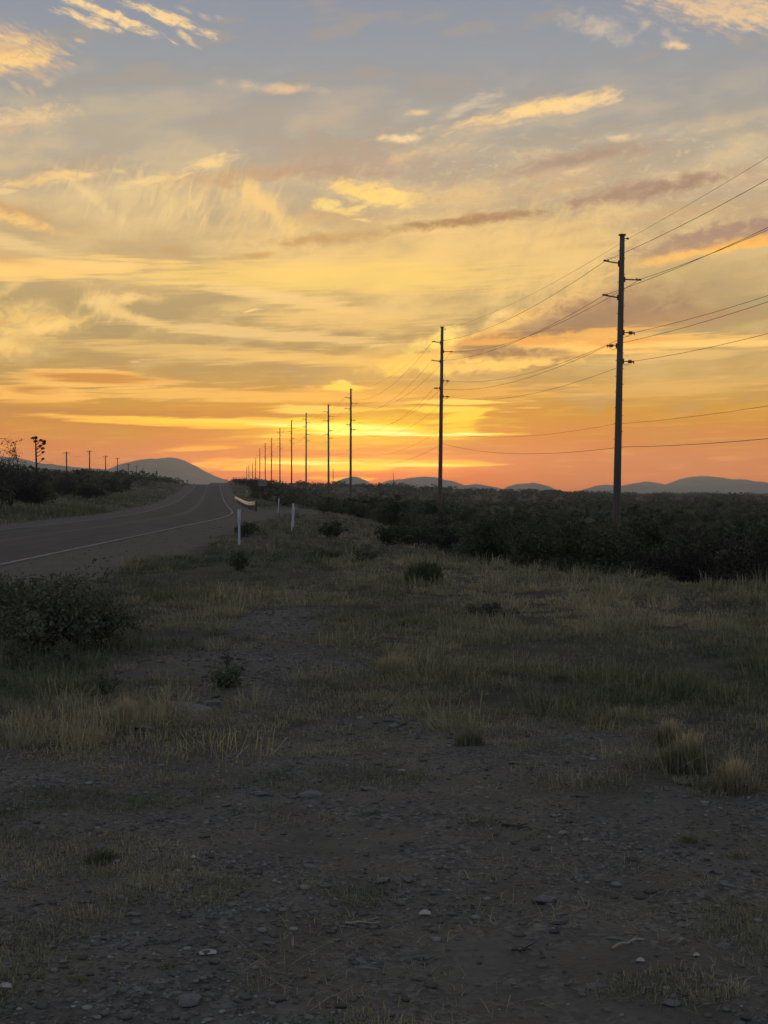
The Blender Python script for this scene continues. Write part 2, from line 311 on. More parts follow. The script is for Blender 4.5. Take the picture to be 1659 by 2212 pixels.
    (885, 790, 78, 14, -6, 'p', 2.4, 0.6, (255, 208, 108), 1), (905, 772, 70, 6, -4, 's', 1.6, 0.7, (255, 202, 108), 0.9), (860, 806, 30, 6, -6, 'p', 2.0, 0.7, (255, 204, 104), 0.9), (950, 738, 56, 18, -14, 'p', 2.2, 0.6, (255, 220, 120), 1), (978, 716, 34, 9, -14, 'p', 2.0, 0.7, (255, 216, 128), 0.95), (950, 760, 50, 9, -10, 'p', 2.0, 0.7, (250, 196, 104), 0.8),
    (1570, 741, 140, 6, 1, 's', 1.8, 0.7, (252, 206, 122), 0.9), (1590, 730, 120, 4, -2, 's', 1.6, 0.8, (244, 192, 110), 0.6), (1450, 770, 200, 9, -3, 's', 2.0, 0.9, (238, 194, 122), 0.6), (1420, 840, 260, 14, -2, 's', 2.2, 0.9, (236, 182, 108), 0.4),
]
build_world()

# ------------------------------------------------------------------ number helpers
def vnoise(x, y, seed=0):
    xi, yi = np.floor(x).astype(np.int64), np.floor(y).astype(np.int64)
    fx, fy = x - xi, y - yi

    def h(a, b):
        n = (a * 374761393 + b * 668265263 + seed * 982451653) & 0xffffffff
        n = ((n ^ (n >> 13)) * 1274126177) & 0xffffffff
        return ((n ^ (n >> 16)) & 0xffff) / 65535.0
    ux, uy = fx * fx * (3 - 2 * fx), fy * fy * (3 - 2 * fy)
    a = h(xi, yi) * (1 - ux) + h(xi + 1, yi) * ux
    b = h(xi, yi + 1) * (1 - ux) + h(xi + 1, yi + 1) * ux
    return a * (1 - uy) + b * uy


def fbm(x, y, seed=0, oct=4):
    s, a, t = 0, 1.0, 0
    for i in range(oct):
        s = s + a * vnoise(x * 2 ** i + 11.3 * i, y * 2 ** i + 7.1 * i, seed + i)
        t += a
        a *= 0.5
    return s / t - 0.5


def sstep(a, b, x):
    t = np.clip((x - a) / (b - a), 0, 1)
    return t * t * (3 - 2 * t)


rng = np.random.default_rng(7)

# ------------------------------------------------------------------ lie of the land (metres; camera at 0, 0, 1.6; +Y ahead)
_ys = np.arange(-7200, 7201, 1.0)
_slope = -0.026 - 0.096 * sstep(70, 120, _ys)
_slope = np.where(_ys > 900, -0.12, _slope)
_xr = np.cumsum(_slope)
_xr = _xr - _xr[np.searchsorted(_ys, 0)] - 7.5
_rp = np.interp(_ys, [-7200, 160, 212, 316, 372, 415, 460, 560, 800, 1600, 3000, 7200], [0, 0, .22, 1.65, 2.9, 3.75, 3.95, 4.0, 4.2, 3, -3, -3])
_k = np.hanning(61); _k /= _k.sum()
_rp = np.convolve(np.pad(_rp, 30, mode='edge'), _k, 'valid')
WIDE = 3.6                                    # half width of the asphalt


def road_x(y): return np.interp(y, _ys, _xr) - WIDE
def road_z(y): return np.interp(y, _ys, _rp)


def verge_end(y): return np.interp(y, [-400, 0, 18, 24, 30, 34, 50, 70, 110, 180, 260], [30, 26, 19.5, 16.6, 13.4, 11.4, 10.6, 10.2, 10, 9, 11])


def bumps(x, y):
    return 0.10 * fbm(x / 5, y / 5, 3, 3) + 0.05 * fbm(x / 0.9, y / 0.9, 9, 3)


def height(x, y, micro=True):
    x, y = np.asarray(x, float), np.asarray(y, float)
    s = x - road_x(y)
    r = road_z(y)
    e = verge_end(y)
    t = np.maximum(0, s - e)
    drop = 0.24 * t * t / (t + 2.5)
    right = np.maximum(r - drop, -3.0 + 0.15 * np.exp(-t / 40))
    far = np.clip(3.4 - 0.034 * x, -3, 7.5) * sstep(7000, 1500, y) - 3 * (1 - sstep(7000, 1500, y))
    k = sstep(430, 800, y)
    right = right * (1 - k) + far * k
    left = r + 3.4 * (1 - np.exp(-np.maximum(0, -s - 6.6) / 26)) * (1 - 0.6 * sstep(300, 900, y))
    z = np.where(s > 0, right, left)
    off = sstep(3.7, 7.5, np.abs(s))
    if micro:
        z = z + bumps(x, y) * off * np.clip(1 - y / 400, 0.2, 1) + 0.9 * fbm(x / 45, y / 45, 21, 3) * sstep(16, 40, np.abs(s)) + (0.045 * fbm(x / .3, y / .3, 31, 3)) * off * sstep(60, 20, y)
    z = z - 0.10 * (1 - sstep(3.3, 3.75, np.abs(s)))
    return z


def H(x, y): return float(height(np.array([x]), np.array([y]))[0])


def at(px, py, z0=0.0):
    """where the sight line through a photo position meets the level z0, then the land there"""
    y = (EYE - z0) * F / (py - HOR)
    x = (px - 829.5) / F * y
    return x, y


def patch(x, y, cx, cy, rx, ry): return np.exp(-(((x - cx) / rx) ** 2 + ((y - cy) / ry) ** 2) ** 2)


def bare(x, y):
    """0 grass .. 1 bare gravel and dirt"""
    s = x - road_x(y)
    n = fbm(x / 1.3, y / 2.2, 51, 4)
    b = sstep(10.4, 7.3, y + 7 * n + 3 * fbm(x / .5, y / .8, 53, 3) + 0.25 * x)
    b = np.maximum(b, patch(x, y, -1.35, 12.4, 1.25, 2.7))
    b = np.maximum(b, patch(x, y, -1.3, 17.0, .75, 3.0))
    b = np.maximum(b, patch(x, y, 1.0, 8.6, 1.5, 1.0))
    b = b * (1 - 0.85 * patch(x, y, 2.25, 8.3, .75, 1.1)) * (1 - 0.8 * patch(x, y, -2.6, 10.5, 1.0, 2.2))
    b = np.maximum(b, sstep(7.0, 6.1, np.abs(s) + 1.6 * fbm(x / 1.1, y / 3.0, 57, 3)))
    # the dirt lay-by beyond the first marker posts
    b = np.maximum(b, patch(x, y, float(road_x(np.array([104.0]))[0]) + 6.9, 104, 3.2, 26))
    n2 = fbm(x / .45, y / .7, 55, 3)
    return np.clip(b + (1.3 * n + 1.5 * n2) * (1 - np.abs(2 * b - 1)), 0, 1)


# ------------------------------------------------------------------ mesh and object helpers
def new_obj(name, me, mat=None, parent=None):
    o = bpy.data.objects.new(name, me)
    COL.objects.link(o)
    if mat:
        me.materials.append(mat)
    if parent:
        o.parent = parent
    return o


def np_mesh(name, co, quads=None, tris=None, attrs=None, smooth=False):
    me = bpy.data.meshes.new(name)
    co = np.asarray(co, np.float32)
    me.vertices.add(len(co))
    me.vertices.foreach_set('co', co.ravel())
    q = np.zeros((0, 4), np.int32) if quads is None or len(quads) == 0 else np.asarray(quads, np.int32)
    t = np.zeros((0, 3), np.int32) if tris is None or len(tris) == 0 else np.asarray(tris, np.int32)
    me.loops.add(q.size + t.size)
    me.loops.foreach_set('vertex_index', np.concatenate([q.ravel(), t.ravel()]))
    me.polygons.add(len(q) + len(t))
    st = np.concatenate([np.arange(len(q)) * 4, len(q) * 4 + np.arange(len(t)) * 3]).astype(np.int32)
    me.polygons.foreach_set('loop_start', st)
    if smooth:
        me.polygons.foreach_set('use_smooth', np.ones(len(q) + len(t), bool))
    me.update(calc_edges=True)
    for k, v in (attrs or {}).items():
        a = me.attributes.new(k, 'FLOAT', 'POINT')
        a.data.foreach_set('value', np.asarray(v, np.float32))
    return me


class MB:
    """collects simple shapes for one mesh"""
    def __init__(self): self.v, self.f = [], []

    def add(self, v, f):
        n = len(self.v)
        self.v += [tuple(p) for p in v]
        self.f += [tuple(i + n for i in q) for q in f]

    def box(self, c, s, rot=0.0):
        cx, cy, cz = c
        ca, sa = math.cos(rot), math.sin(rot)
        pts = []
        for dz in (-.5, .5):
            for dx, dy in ((-.5, -.5), (.5, -.5), (.5, .5), (-.5, .5)):
                X, Y = dx * s[0], dy * s[1]
                pts.append((cx + X * ca - Y * sa, cy + X * sa + Y * ca, cz + dz * s[2]))
        self.add(pts, [(3, 2, 1, 0), (4, 5, 6, 7), (0, 1, 5, 4), (1, 2, 6, 5), (2, 3, 7, 6), (3, 0, 4, 7)])

    def tube(self, pts, rad, n=6, caps=True):
        pts = [Vector(p) for p in pts]
        rad = rad if hasattr(rad, '__len__') else [rad] * len(pts)
        v, f = [], []
        for i, p in enumerate(pts):
            d = (pts[min(i + 1, len(pts) - 1)] - pts[max(i - 1, 0)]).normalized()
            a = d.cross(Vector((0, 0, 1)))
            if a.length < 0.05:
                a = d.cross(Vector((0, 1, 0)))
            a.normalize()
            b = d.cross(a)
            for k in range(n):
                t = 2 * math.pi * k / n
                v.append(p + (a * math.cos(t) + b * math.sin(t)) * rad[i])
        for i in range(len(pts) - 1):
            for k in range(n):
                f.append((i * n + k, i * n + (k + 1) % n, (i + 1) * n + (k + 1) % n, (i + 1) * n + k))
        if caps:
            f.append(tuple(range(n))[::-1]); f.append(tuple((len(pts) - 1) * n + k for k in range(n)))
        self.add(v, f)

    def build(self, name, mat=None, parent=None, smooth=False):
        me = bpy.data.meshes.new(name)
        me.from_pydata(self.v, [], self.f)
        me.update()
        if smooth:
            me.polygons.foreach_set('use_smooth', np.ones(len(me.polygons), bool))
        return new_obj(name, me, mat, parent)


def tag(o, label=None, cat=None, group=None, kind=None):
    for k, v in (('label', label), ('category', cat), ('group', group), ('kind', kind)):
        if v:
            o[k] = v
    return o


def empty(name, loc, rz=0.0, rot=None):
    o = bpy.data.objects.new(name, None)
    COL.objects.link(o)
    o.empty_display_size = 0.2
    o.location = loc
    o.rotation_euler = rot or (0, 0, rz)
    return o


def copy_tree(o, parent=None):
    c = o.copy()
    COL.objects.link(c)
    c.parent = parent
    for ch in o.children:
        copy_tree(ch, c)
    return c


# ------------------------------------------------------------------ materials
def material(name, rough=0.9, metallic=0.0):
    m = bpy.data.materials.new(name)
    m.use_nodes = True
    b = m.node_tree.nodes['Principled BSDF']
    b.inputs['Roughness'].default_value = rough
    b.inputs['Metallic'].default_value = metallic
    b.inputs['Specular IOR Level'].default_value = 0.3
    return m, m.node_tree, b


def simple_mat(name, c1, c2, scale=6.0, rough=0.85, metallic=0.0, bump=0.0, spec=0.3, stretch=(1, 1, 1)):
    m, nt, b = material(name, rough, metallic)
    b.inputs['Specular IOR Level'].default_value = spec
    tc = nt.nodes.new('ShaderNodeTexCoord')
    mp = nt.nodes.new('ShaderNodeMapping')
    mp.inputs['Scale'].default_value = stretch
    nt.links.new(tc.outputs['Object'], mp.inputs[0])
    n = nt.nodes.new('ShaderNodeTexNoise')
    n.inputs['Scale'].default_value = scale
    n.inputs['Detail'].default_value = 6
    nt.links.new(mp.outputs[0], n.inputs['Vector'])
    r = nt.nodes.new('ShaderNodeValToRGB')
    r.color_ramp.elements[0].position, r.color_ramp.elements[1].position = 0.3, 0.7
    r.color_ramp.elements[0].color, r.color_ramp.elements[1].color = c1 + (1,), c2 + (1,)
    nt.links.new(n.outputs[0], r.inputs[0])
    nt.links.new(r.outputs[0], b.inputs['Base Color'])
    if bump:
        bp = nt.nodes.new('ShaderNodeBump')
        bp.inputs['Strength'].default_value = bump
        bp.inputs['Distance'].default_value = 0.02
        nt.links.new(n.outputs[0], bp.inputs['Height'])
        nt.links.new(bp.outputs[0], b.inputs['Normal'])
    return m


def leaf_mat(name, stops, transl=0.25):
    """colour by the 'tint' number each blade or leaf carries (its own dryness)"""
    m = bpy.data.materials.new(name)
    m.use_nodes = True
    nt = m.node_tree
    nt.nodes.clear()
    at_ = nt.nodes.new('ShaderNodeAttribute'); at_.attribute_name = 'tint'
    r = nt.nodes.new('ShaderNodeValToRGB')
    els = r.color_ramp.elements
    els[0].position, els[0].color = stops[0][0], stops[0][1] + (1,)
    els[1].position, els[1].color = stops[-1][0], stops[-1][1] + (1,)
    for p, c in stops[1:-1]:
        els.new(p).color = c + (1,)
    nt.links.new(at_.outputs['Fac'], r.inputs[0])
    d = nt.nodes.new('ShaderNodeBsdfDiffuse'); t = nt.nodes.new('ShaderNodeBsdfTranslucent')
    mx = nt.nodes.new('ShaderNodeMixShader'); mx.inputs[0].default_value = transl
    nt.links.new(r.outputs[0], d.inputs[0]); nt.links.new(r.outputs[0], t.inputs[0])
    nt.links.new(d.outputs[0], mx.inputs[1]); nt.links.new(t.outputs[0], mx.inputs[2])
    o = nt.nodes.new('ShaderNodeOutputMaterial')
    nt.links.new(mx.outputs[0], o.inputs[0])
    return m


def ground_mat():
    m, nt, b = material('soil_and_gravel', 0.95)
    N, L = nt.nodes, nt.links
    tc = N.new('ShaderNodeTexCoord')

    def noise(scale, detail=5, rough=0.6):
        n = N.new('ShaderNodeTexNoise')
        n.inputs['Scale'].default_value = scale
        n.inputs['Detail'].default_value = detail
        n.inputs['Roughness'].default_value = rough
        L.new(tc.outputs['Object'], n.inputs['Vector'])
        return n.outputs[0]

    def ramp(v, stops):
        r = N.new('ShaderNodeValToRGB')
        e = r.color_ramp.elements
        e[0].position, e[0].color = stops[0][0], stops[0][1] + (1,)
        e[1].position, e[1].color = stops[-1][0], stops[-1][1] + (1,)
        for p, c in stops[1:-1]:
            e.new(p).color = c + (1,)
        L.new(v, r.inputs[0])
        return r.outputs[0]

    def mix(f, a, c, mode='MIX'):
        n = N.new('ShaderNodeMixRGB'); n.blend_type = mode
        for i, v in enumerate((f, a, c)):
            if isinstance(v, bpy.types.NodeSocket): L.new(v, n.inputs[i])
            else: n.inputs[i].default_value = v
        return n.outputs[0]
    dirt = ramp(noise(1.7, 6), [(0.3, (0.074, 0.066, 0.052)), (0.7, (0.128, 0.116, 0.095))])
    vor = N.new('ShaderNodeTexVoronoi'); vor.inputs['Scale'].default_value = 42
    L.new(tc.outputs['Object'], vor.inputs['Vector'])
    peb = ramp(vor.outputs['Color'], [(0.0, (0.038, 0.035, 0.030)), (0.6, (0.105, 0.098, 0.086)), (0.93, (0.18, 0.172, 0.155)), (1.0, (0.28, 0.27, 0.25))])
    grit = ramp(noise(2.3, 4), [(0.42, (0, 0, 0)), (0.62, (1, 1, 1))])
    dirt = mix(grit, dirt, peb)
    litter = ramp(noise(0.8, 6), [(0.35, (0.026, 0.025, 0.018)), (0.65, (0.062, 0.057, 0.042))])
    a = N.new('ShaderNodeAttribute'); a.attribute_name = 'bare'
    col = mix(a.outputs['Fac'], litter, dirt)
    L.new(col, b.inputs['Base Color'])
    bp = N.new('ShaderNodeBump'); bp.inputs['Strength'].default_value = 0.8; bp.inputs['Distance'].default_value = 0.012
    hgt = mix(0.5, noise(30, 5, 0.7), vor.outputs['Distance'])
    L.new(hgt, bp.inputs['Height'])
    L.new(bp.outputs[0], b.inputs['Normal'])
    return m


MAT = {
    'ground': ground_mat(),
    'asphalt': simple_mat('worn_asphalt', (0.030, 0.031, 0.033), (0.062, 0.063, 0.066), 1.2, 0.85, bump=0.2, stretch=(1, .12, 1)),
    'white_paint': simple_mat('worn_white_road_paint', (0.11, 0.11, 0.105), (0.40, 0.395, 0.38), 4.0, 0.8),
    'yellow_paint': simple_mat('worn_yellow_road_paint', (0.075, 0.072, 0.062), (0.20, 0.18, 0.12), 3.0, 0.8),
    'steel': simple_mat('weathered_steel', (0.075, 0.055, 0.045), (0.13, 0.10, 0.085), 1.5, 0.6, 0.0, stretch=(1, 1, .15)),
    'dark_iron': simple_mat('dark_iron', (0.05, 0.04, 0.035), (0.09, 0.07, 0.06), 8, 0.6),
    'polymer': simple_mat('grey_insulator', (0.05, 0.045, 0.045), (0.09, 0.08, 0.08), 8, 0.5),
    'wire': simple_mat('aluminium_wire', (0.05, 0.045, 0.04), (0.08, 0.07, 0.06), 8, 0.6),
    'old_wood': simple_mat('old_pole_wood', (0.06, 0.045, 0.035), (0.12, 0.09, 0.07), 2, 0.9, stretch=(1, 1, .1)),
    'post': simple_mat('white_plastic', (0.42, 0.44, 0.45), (0.58, 0.60, 0.61), 2, 0.5),
    'reflector': simple_mat('reflector_sheet', (0.52, 0.55, 0.56), (0.62, 0.65, 0.66), 3, 0.4),
    'zinc': simple_mat('galvanised_steel', (0.80, 0.81, 0.82), (0.92, 0.92, 0.92), 3, 0.42, 1.0),
    'sign_grey': simple_mat('dull_aluminium', (0.16, 0.17, 0.18), (0.24, 0.25, 0.26), 2, 0.5, 0.2),
    'hill': simple_mat('scrubby_hillside', (0.12, 0.122, 0.11), (0.26, 0.255, 0.235), 0.012, 0.95),
    'stone': simple_mat('pale_stone', (0.11, 0.107, 0.102), (0.20, 0.195, 0.186), 9, 0.85, bump=0.5),
    'dark_stone': simple_mat('dark_stone', (0.085, 0.08, 0.075), (0.15, 0.144, 0.136), 9, 0.85, bump=0.5),
    'paper': simple_mat('white_paper', (0.28, 0.28, 0.26), (0.46, 0.46, 0.43), 20, 0.7),
    'twig': simple_mat('dry_twig', (0.03, 0.025, 0.022), (0.07, 0.058, 0.05), 12, 0.9),
    'pale_twig': simple_mat('bleached_twig', (0.25, 0.23, 0.19), (0.36, 0.33, 0.27), 12, 0.9),
    'grass': leaf_mat('grass_blades', [(0.0, (0.105, 0.120, 0.065)), (0.35, (0.235, 0.232, 0.145)), (0.65, (0.39, 0.335, 0.21)), (1.0, (0.54, 0.43, 0.245))]),
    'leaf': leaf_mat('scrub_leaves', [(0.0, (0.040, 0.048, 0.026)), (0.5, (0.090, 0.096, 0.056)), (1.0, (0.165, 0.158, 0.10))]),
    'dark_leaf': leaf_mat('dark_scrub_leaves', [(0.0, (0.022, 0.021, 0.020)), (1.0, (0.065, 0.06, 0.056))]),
    'pale_leaf': leaf_mat('grey_green_leaves', [(0.0, (0.05, 0.058, 0.034)), (1.0, (0.17, 0.17, 0.115))]),
    'green_leaf': leaf_mat('fresh_green_leaves', [(0.0, (0.048, 0.066, 0.036)), (1.0, (0.12, 0.15, 0.085))]),
}

# ------------------------------------------------------------------ the ground sheet
def axis(a, near, far, ratio):
    out, d, v = [a], near, a
    while v < far:
        d = max(d, abs(v - a) * ratio)
        v += d
        out.append(v)
    return np.array(out)


def build_ground():
    ya = axis(3.6, 0.05, 6500, 0.0115)
    yb = -axis(3.6, 0.6, 6000, 0.10)[::-1]
    gy = np.concatenate([yb, ya])
    xp = axis(0, 0.05, 6000, 0.016)
    gx = np.concatenate([-xp[1:][::-1], xp])
    X, Y = np.meshgrid(gx, gy)
    Z = height(X, Y)
    n, m = Y.shape
    idx = np.arange(n * m).reshape(n, m)
    q = np.stack([idx[:-1, :-1], idx[:-1, 1:], idx[1:, 1:], idx[1:, :-1]], -1).reshape(-1, 4)
    me = np_mesh('ground', np.stack([X, Y, Z], -1).reshape(-1, 3), q, attrs={'bare': bare(X, Y).ravel()}, smooth=True)
    o = new_obj('ground', me, MAT['ground'])
    tag(o, kind='structure')


def strip(name, s0, s1, ys, lift, mat, wob=0.0, crown=0.0):
    ns = 2 if not crown else 5
    ss = np.linspace(0, 1, ns)
    Y = np.repeat(ys[:, None], ns, 1)
    S = s0 + (s1 - s0) * ss[None, :] + wob * fbm(Y / 3, Y * 0, 77, 3) * (ss[None, :] * 2 - 1)
    X = road_x(Y) + S
    Z = road_z(Y) + lift + 0.02 * (1 - np.abs(S) / WIDE)
    n, m = Y.shape
    idx = np.arange(n * m).reshape(n, m)
    q = np.stack([idx[:-1, :-1], idx[:-1, 1:], idx[1:, 1:], idx[1:, :-1]], -1).reshape(-1, 4)
    return tag(new_obj(name, np_mesh(name, np.stack([X, Y, Z], -1).reshape(-1, 3), q), mat), kind='structure')


def build_road():
    ys = np.concatenate([np.arange(-300, 600, 2.0), np.arange(600, 1500, 20.0)])
    strip('road', -WIDE - .25, WIDE + .25, ys, 0.0, MAT['asphalt'], .16, crown=1)
    strip('edge_line', WIDE - .20, WIDE - .07, ys, 0.006, MAT['white_paint'], 0.02)
    strip('edge_line', -WIDE + .07, -WIDE + .20, ys, 0.006, MAT['white_paint'], 0.02)
    strip('centre_line', -.22, -.10, ys, 0.006, MAT['yellow_paint'], 0.02)
    strip('centre_line', .10, .22, ys, 0.006, MAT['yellow_paint'], 0.02)


# ------------------------------------------------------------------ far hills
def hill(pts, Y0, depth, seed):
    px = np.array([p[0] for p in pts], float)
    py = np.array([p[1] for p in pts], float)
    xs = np.arange(px[0], px[-1] + .1, 3.0)
    hz = np.interp(xs, px, py)
    k = np.hanning(5); k /= k.sum()
    hz = np.convolve(np.pad(hz, 2, mode='edge'), k, 'valid')
    top = EYE + (HOR - hz) * Y0 / F + 4.2 * fbm(xs / 16, xs * 0, seed, 5) * Y0 / F
    base = -4.0
    t = np.linspace(-1, 1, 33)
    Xw = (xs - 829.5) / F * Y0
    T, X = np.meshgrid(t, Xw, indexing='ij')
    prof = np.clip(1 - T ** 2, 0, 1) ** 1.3
    gul = 1 - 0.6 * np.abs(fbm(X / 260 + T * 1.2, T * 3, seed + 5, 4)) * 2 * np.minimum(1, np.abs(T) * 3)
    Z = base + np.maximum(top[None, :] - base, 0) * prof * gul
    Yw = Y0 + T * depth
    n, m = X.shape
    idx = np.arange(n * m).reshape(n, m)
    q = np.stack([idx[:-1, :-1], idx[:-1, 1:], idx[1:, 1:], idx[1:, :-1]], -1).reshape(-1, 4)
    tag(new_obj('hills', np_mesh('hills', np.stack([X, Yw, Z], -1).reshape(-1, 3), q, smooth=True), MAT['hill']), kind='structure')


def build_hills():
    hill([(-500, 1066), (-300, 1030), (-160, 1002), (-60, 985), (0, 986), (40, 990), (80, 999), (130, 1005), (170, 1009), (215, 1013), (250, 1016),
          (300, 1026), (400, 1060), (430, 1068)], 4300, 700, 3)
    hill([(190, 1068), (225, 1040), (250, 1013), (275, 1002), (297, 993.5), (330, 990.5), (362, 988.5), (378, 989.5), (392, 993), (410, 1001), (430, 1012), (460, 1026),
          (490, 1038), (505, 1044), (540, 1058), (570, 1070)], 4600, 700, 11)
    hill([(690, 1068), (712, 1050), (728, 1040), (742, 1034), (757, 1030), (775, 1031), (790, 1038), (806, 1047), (830, 1066)], 5600, 600, 17)
    hill([(790, 1068), (812, 1050), (826, 1043), (842, 1037.5), (870, 1034.5), (890, 1030.5), (920, 1029.5), (938, 1031), (960, 1036), (985, 1042), (1005, 1048),
          (1030, 1046), (1050, 1048), (1075, 1054), (1100, 1068)], 5900, 600, 23)
    hill([(1080, 1068), (1098, 1052), (1115, 1046), (1138, 1044.5), (1150, 1043), (1168, 1045), (1182, 1051), (1205, 1068)], 5700, 500, 29)
    hill([(1240, 1070), (1265, 1060), (1285, 1050), (1308, 1046.5), (1330, 1047.5), (1345, 1050), (1372, 1042.5), (1395, 1040), (1415, 1043.5), (1440, 1051),
          (1480, 1068)], 5500, 500, 31)
    hill([(1400, 1070), (1440, 1050), (1470, 1036.5), (1498, 1029), (1518, 1027), (1540, 1030), (1560, 1034.5), (1600, 1036), (1630, 1041), (1659, 1045), (1750, 1054),
          (1850, 1044), (1950, 1052), (2100, 1070)], 5300, 650, 37)


build_ground()
build_road()
build_hills()

# ------------------------------------------------------------------ tall power poles and their wires
# photo position of the top, distance; the line runs straight beside the road
TALL = [(None, 14.0), ((1343, 510), 110.0), ((955, 708), 200.0), ((758, 840.5), 341.0), ((709.5, 874.6), 415.0), ((661.5, 892.6), 500.0), ((630, 908), 590.0),
        ((604.8, 925.6), 680.0), ((586.8, 946), 780.0), ((572.9, 957), 870.0), ((561.4, 969), 960.0), ((552, 989.5), 1060.0), ((545.5, 1001), 1150.0),
        ((537.8, 1003.5), 1240.0), ((533, 1009), 1330.0)]
LINE_ROT = math.atan(0.116)
# attachment: sideways, below the top, kind
ARMS = [(-1.36, 2.05, 'long'), (1.50, 3.45, 'long'), (-1.40, 4.75, 'long'), (1.12, 7.65, 'short'), (-1.02, 8.72, 'short'), (1.12, 9.92, 'short')]


def pole_point(px, py, y):
    return (px - 829.5) / F * y, EYE + (HOR - py) / F * y


def tall_pole(x, y, top, lean, label):
    zb = H(x, y) - 0.3
    h = top - zb
    root = empty('power_pole', (x, y, zb))
    root.rotation_euler = (0, lean, LINE_ROT)
    tag(root, label, 'power pole', 'tall power poles in a line beside the road')
    p = MB()
    r0, r1 = 0.335, 0.20
    hs = np.linspace(0, 1, 13)
    p.tube([(0, 0, h * t) for t in hs], [r0 + (r1 - r0) * t for t in hs], 12)
    if y < 450:                                   # bolts and step pegs up both flanks
        for i in range(26):
            z = h - 1.2 - i * 0.62
            r = r0 + (r1 - r0) * z / h
            p.box(((r + .03) * (1 if i % 2 else -1), 0, z), (.11, .05, .05))
    p.build('pole', MAT['steel'], root, True)
    c = MB()
    c.tube([(0, 0, h + .002), (0, 0, h + .09)], [.30, .30], 12)
    c.build('cap', MAT['dark_iron'], root)
    b = MB()
    b.tube([(.15, 0, h - .22), (.38, 0, h - .22)], .035, 6)
    b.tube([(.36, 0, h - .22), (.40, 0, h - .22), (.50, 0, h - .22), (.53, 0, h - .22)], [.05, .09, .09, .04], 8)
    b.build('wire_bracket', MAT['dark_iron'], root)
    for dx, dn, kind in ARMS:
        s = 1 if dx > 0 else -1
        L_ = abs(dx)
        z = h - dn
        z0 = z - (.14 if s < 0 and kind == 'long' else 0.0)
        rp = r0 + (r1 - r0) * z / h
        a = MB()
        a.box((s * (rp + .045), 0, z0), (.09, .12, .42))
        if kind == 'long':
            pts, rad = [], []
            for i in range(19):
                t = i / 18
                pts.append((s * (rp + .08 + (L_ - rp - .08) * t), 0, z0 + (z - z0) * t))
                rad.append(.062 if i % 2 else .045)
            a.tube(pts, rad, 8)
        else:
            a.tube([(s * (rp + .06), 0, z), (s * (L_ - .42), 0, z)], .042, 8)
        a.build('insulator_arm' if kind == 'long' else 'bracket', MAT['polymer'], root, False)
        e = MB()
        if kind == 'long':
            e.box((s * L_, 0, z + .02), (.20, .16, .13))
            e.box((s * (L_ - .25), 0, z + .06), (.09, .12, .12))
            e.build('wire_clamp', MAT['dark_iron'], root)
        else:
            pts, rad = [], []
            for i in range(9):
                pts.append((s * (L_ - .44 + .30 * i / 8), 0, z)); rad.append(.15 if i % 2 else .06)
            e.tube(pts, rad, 10)
            e.tube([(s * (L_ - .14), 0, z), (s * (L_ - .02), 0, z)], .05, 6)
            e.tube([(s * L_, 0, z + .08), (s * (L_ + .02), 0, z - .16)], .045, 6)
            e.build('insulator', MAT['polymer'], root)
            if y < 450:
                j = MB()
                j.tube([(s * (rp + .03), 0, z - .18), (s * (rp + .3), .06, z - .30), (s * (L_ - .3), .05, z - .22), (s * (L_ - .06), 0, z - .04)], .016, 5)
                j.build('jumper_wire', MAT['wire'], root)
    return root, h


def build_tall_poles():
    feet = []
    pals = ['nearest and tallest-looking brown steel power pole at the right, rising out of dark brush', 'second brown steel power pole from the right, with three arms to each side',
            'third power pole from the right, in front of the small hill', 'fourth power pole from the right, just left of the one before the small hill',
            'fifth power pole from the right, standing on the brush skyline', 'sixth power pole from the right, thin against the orange sky', 'seventh power pole from the right, beside the bright yellow streak of cloud',
            'eighth power pole from the right, above the bushes by the grey sign', 'ninth power pole from the right, small above the bushy crest', 'tenth power pole from the right, small above the bushy crest',
            'tiny power pole, fourth from the left end of the long row', 'tiny power pole, third from the left end of the long row', 'tiny power pole, second from the left end of the long row', 'tiniest power pole at the far left end of the long row']
    for i, (top, y) in enumerate(TALL):
        if top is None:
            x, z = 29.7, 23.3
            lab = 'power pole beside the camera, beyond the right edge of the picture'
        else:
            x, z = pole_point(top[0], top[1], y)
            lab = pals[i - 1]
        lean = R([0.3, 1.05, .7, .15, -.1, .1, 0, 0, .2, -.1, 0, .1, 0, 0, 0][i])
        x0 = x - math.tan(lean) * (z - H(x, y))
        feet.append((tall_pole(x0, y, z, lean, lab)[0], z, x, lean))
    return feet


def sag_line(pts, sags, n=14):
    out = []
    for (a, b, sg) in zip(pts[:-1], pts[1:], sags):
        a, b = Vector(a), Vector(b)
        for k in range(n):
            t = k / n
            p = a.lerp(b, t)
            p.z -= sg * 4 * t * (1 - t)
            out.append(p)
    out.append(Vector(pts[-1]))
    return out


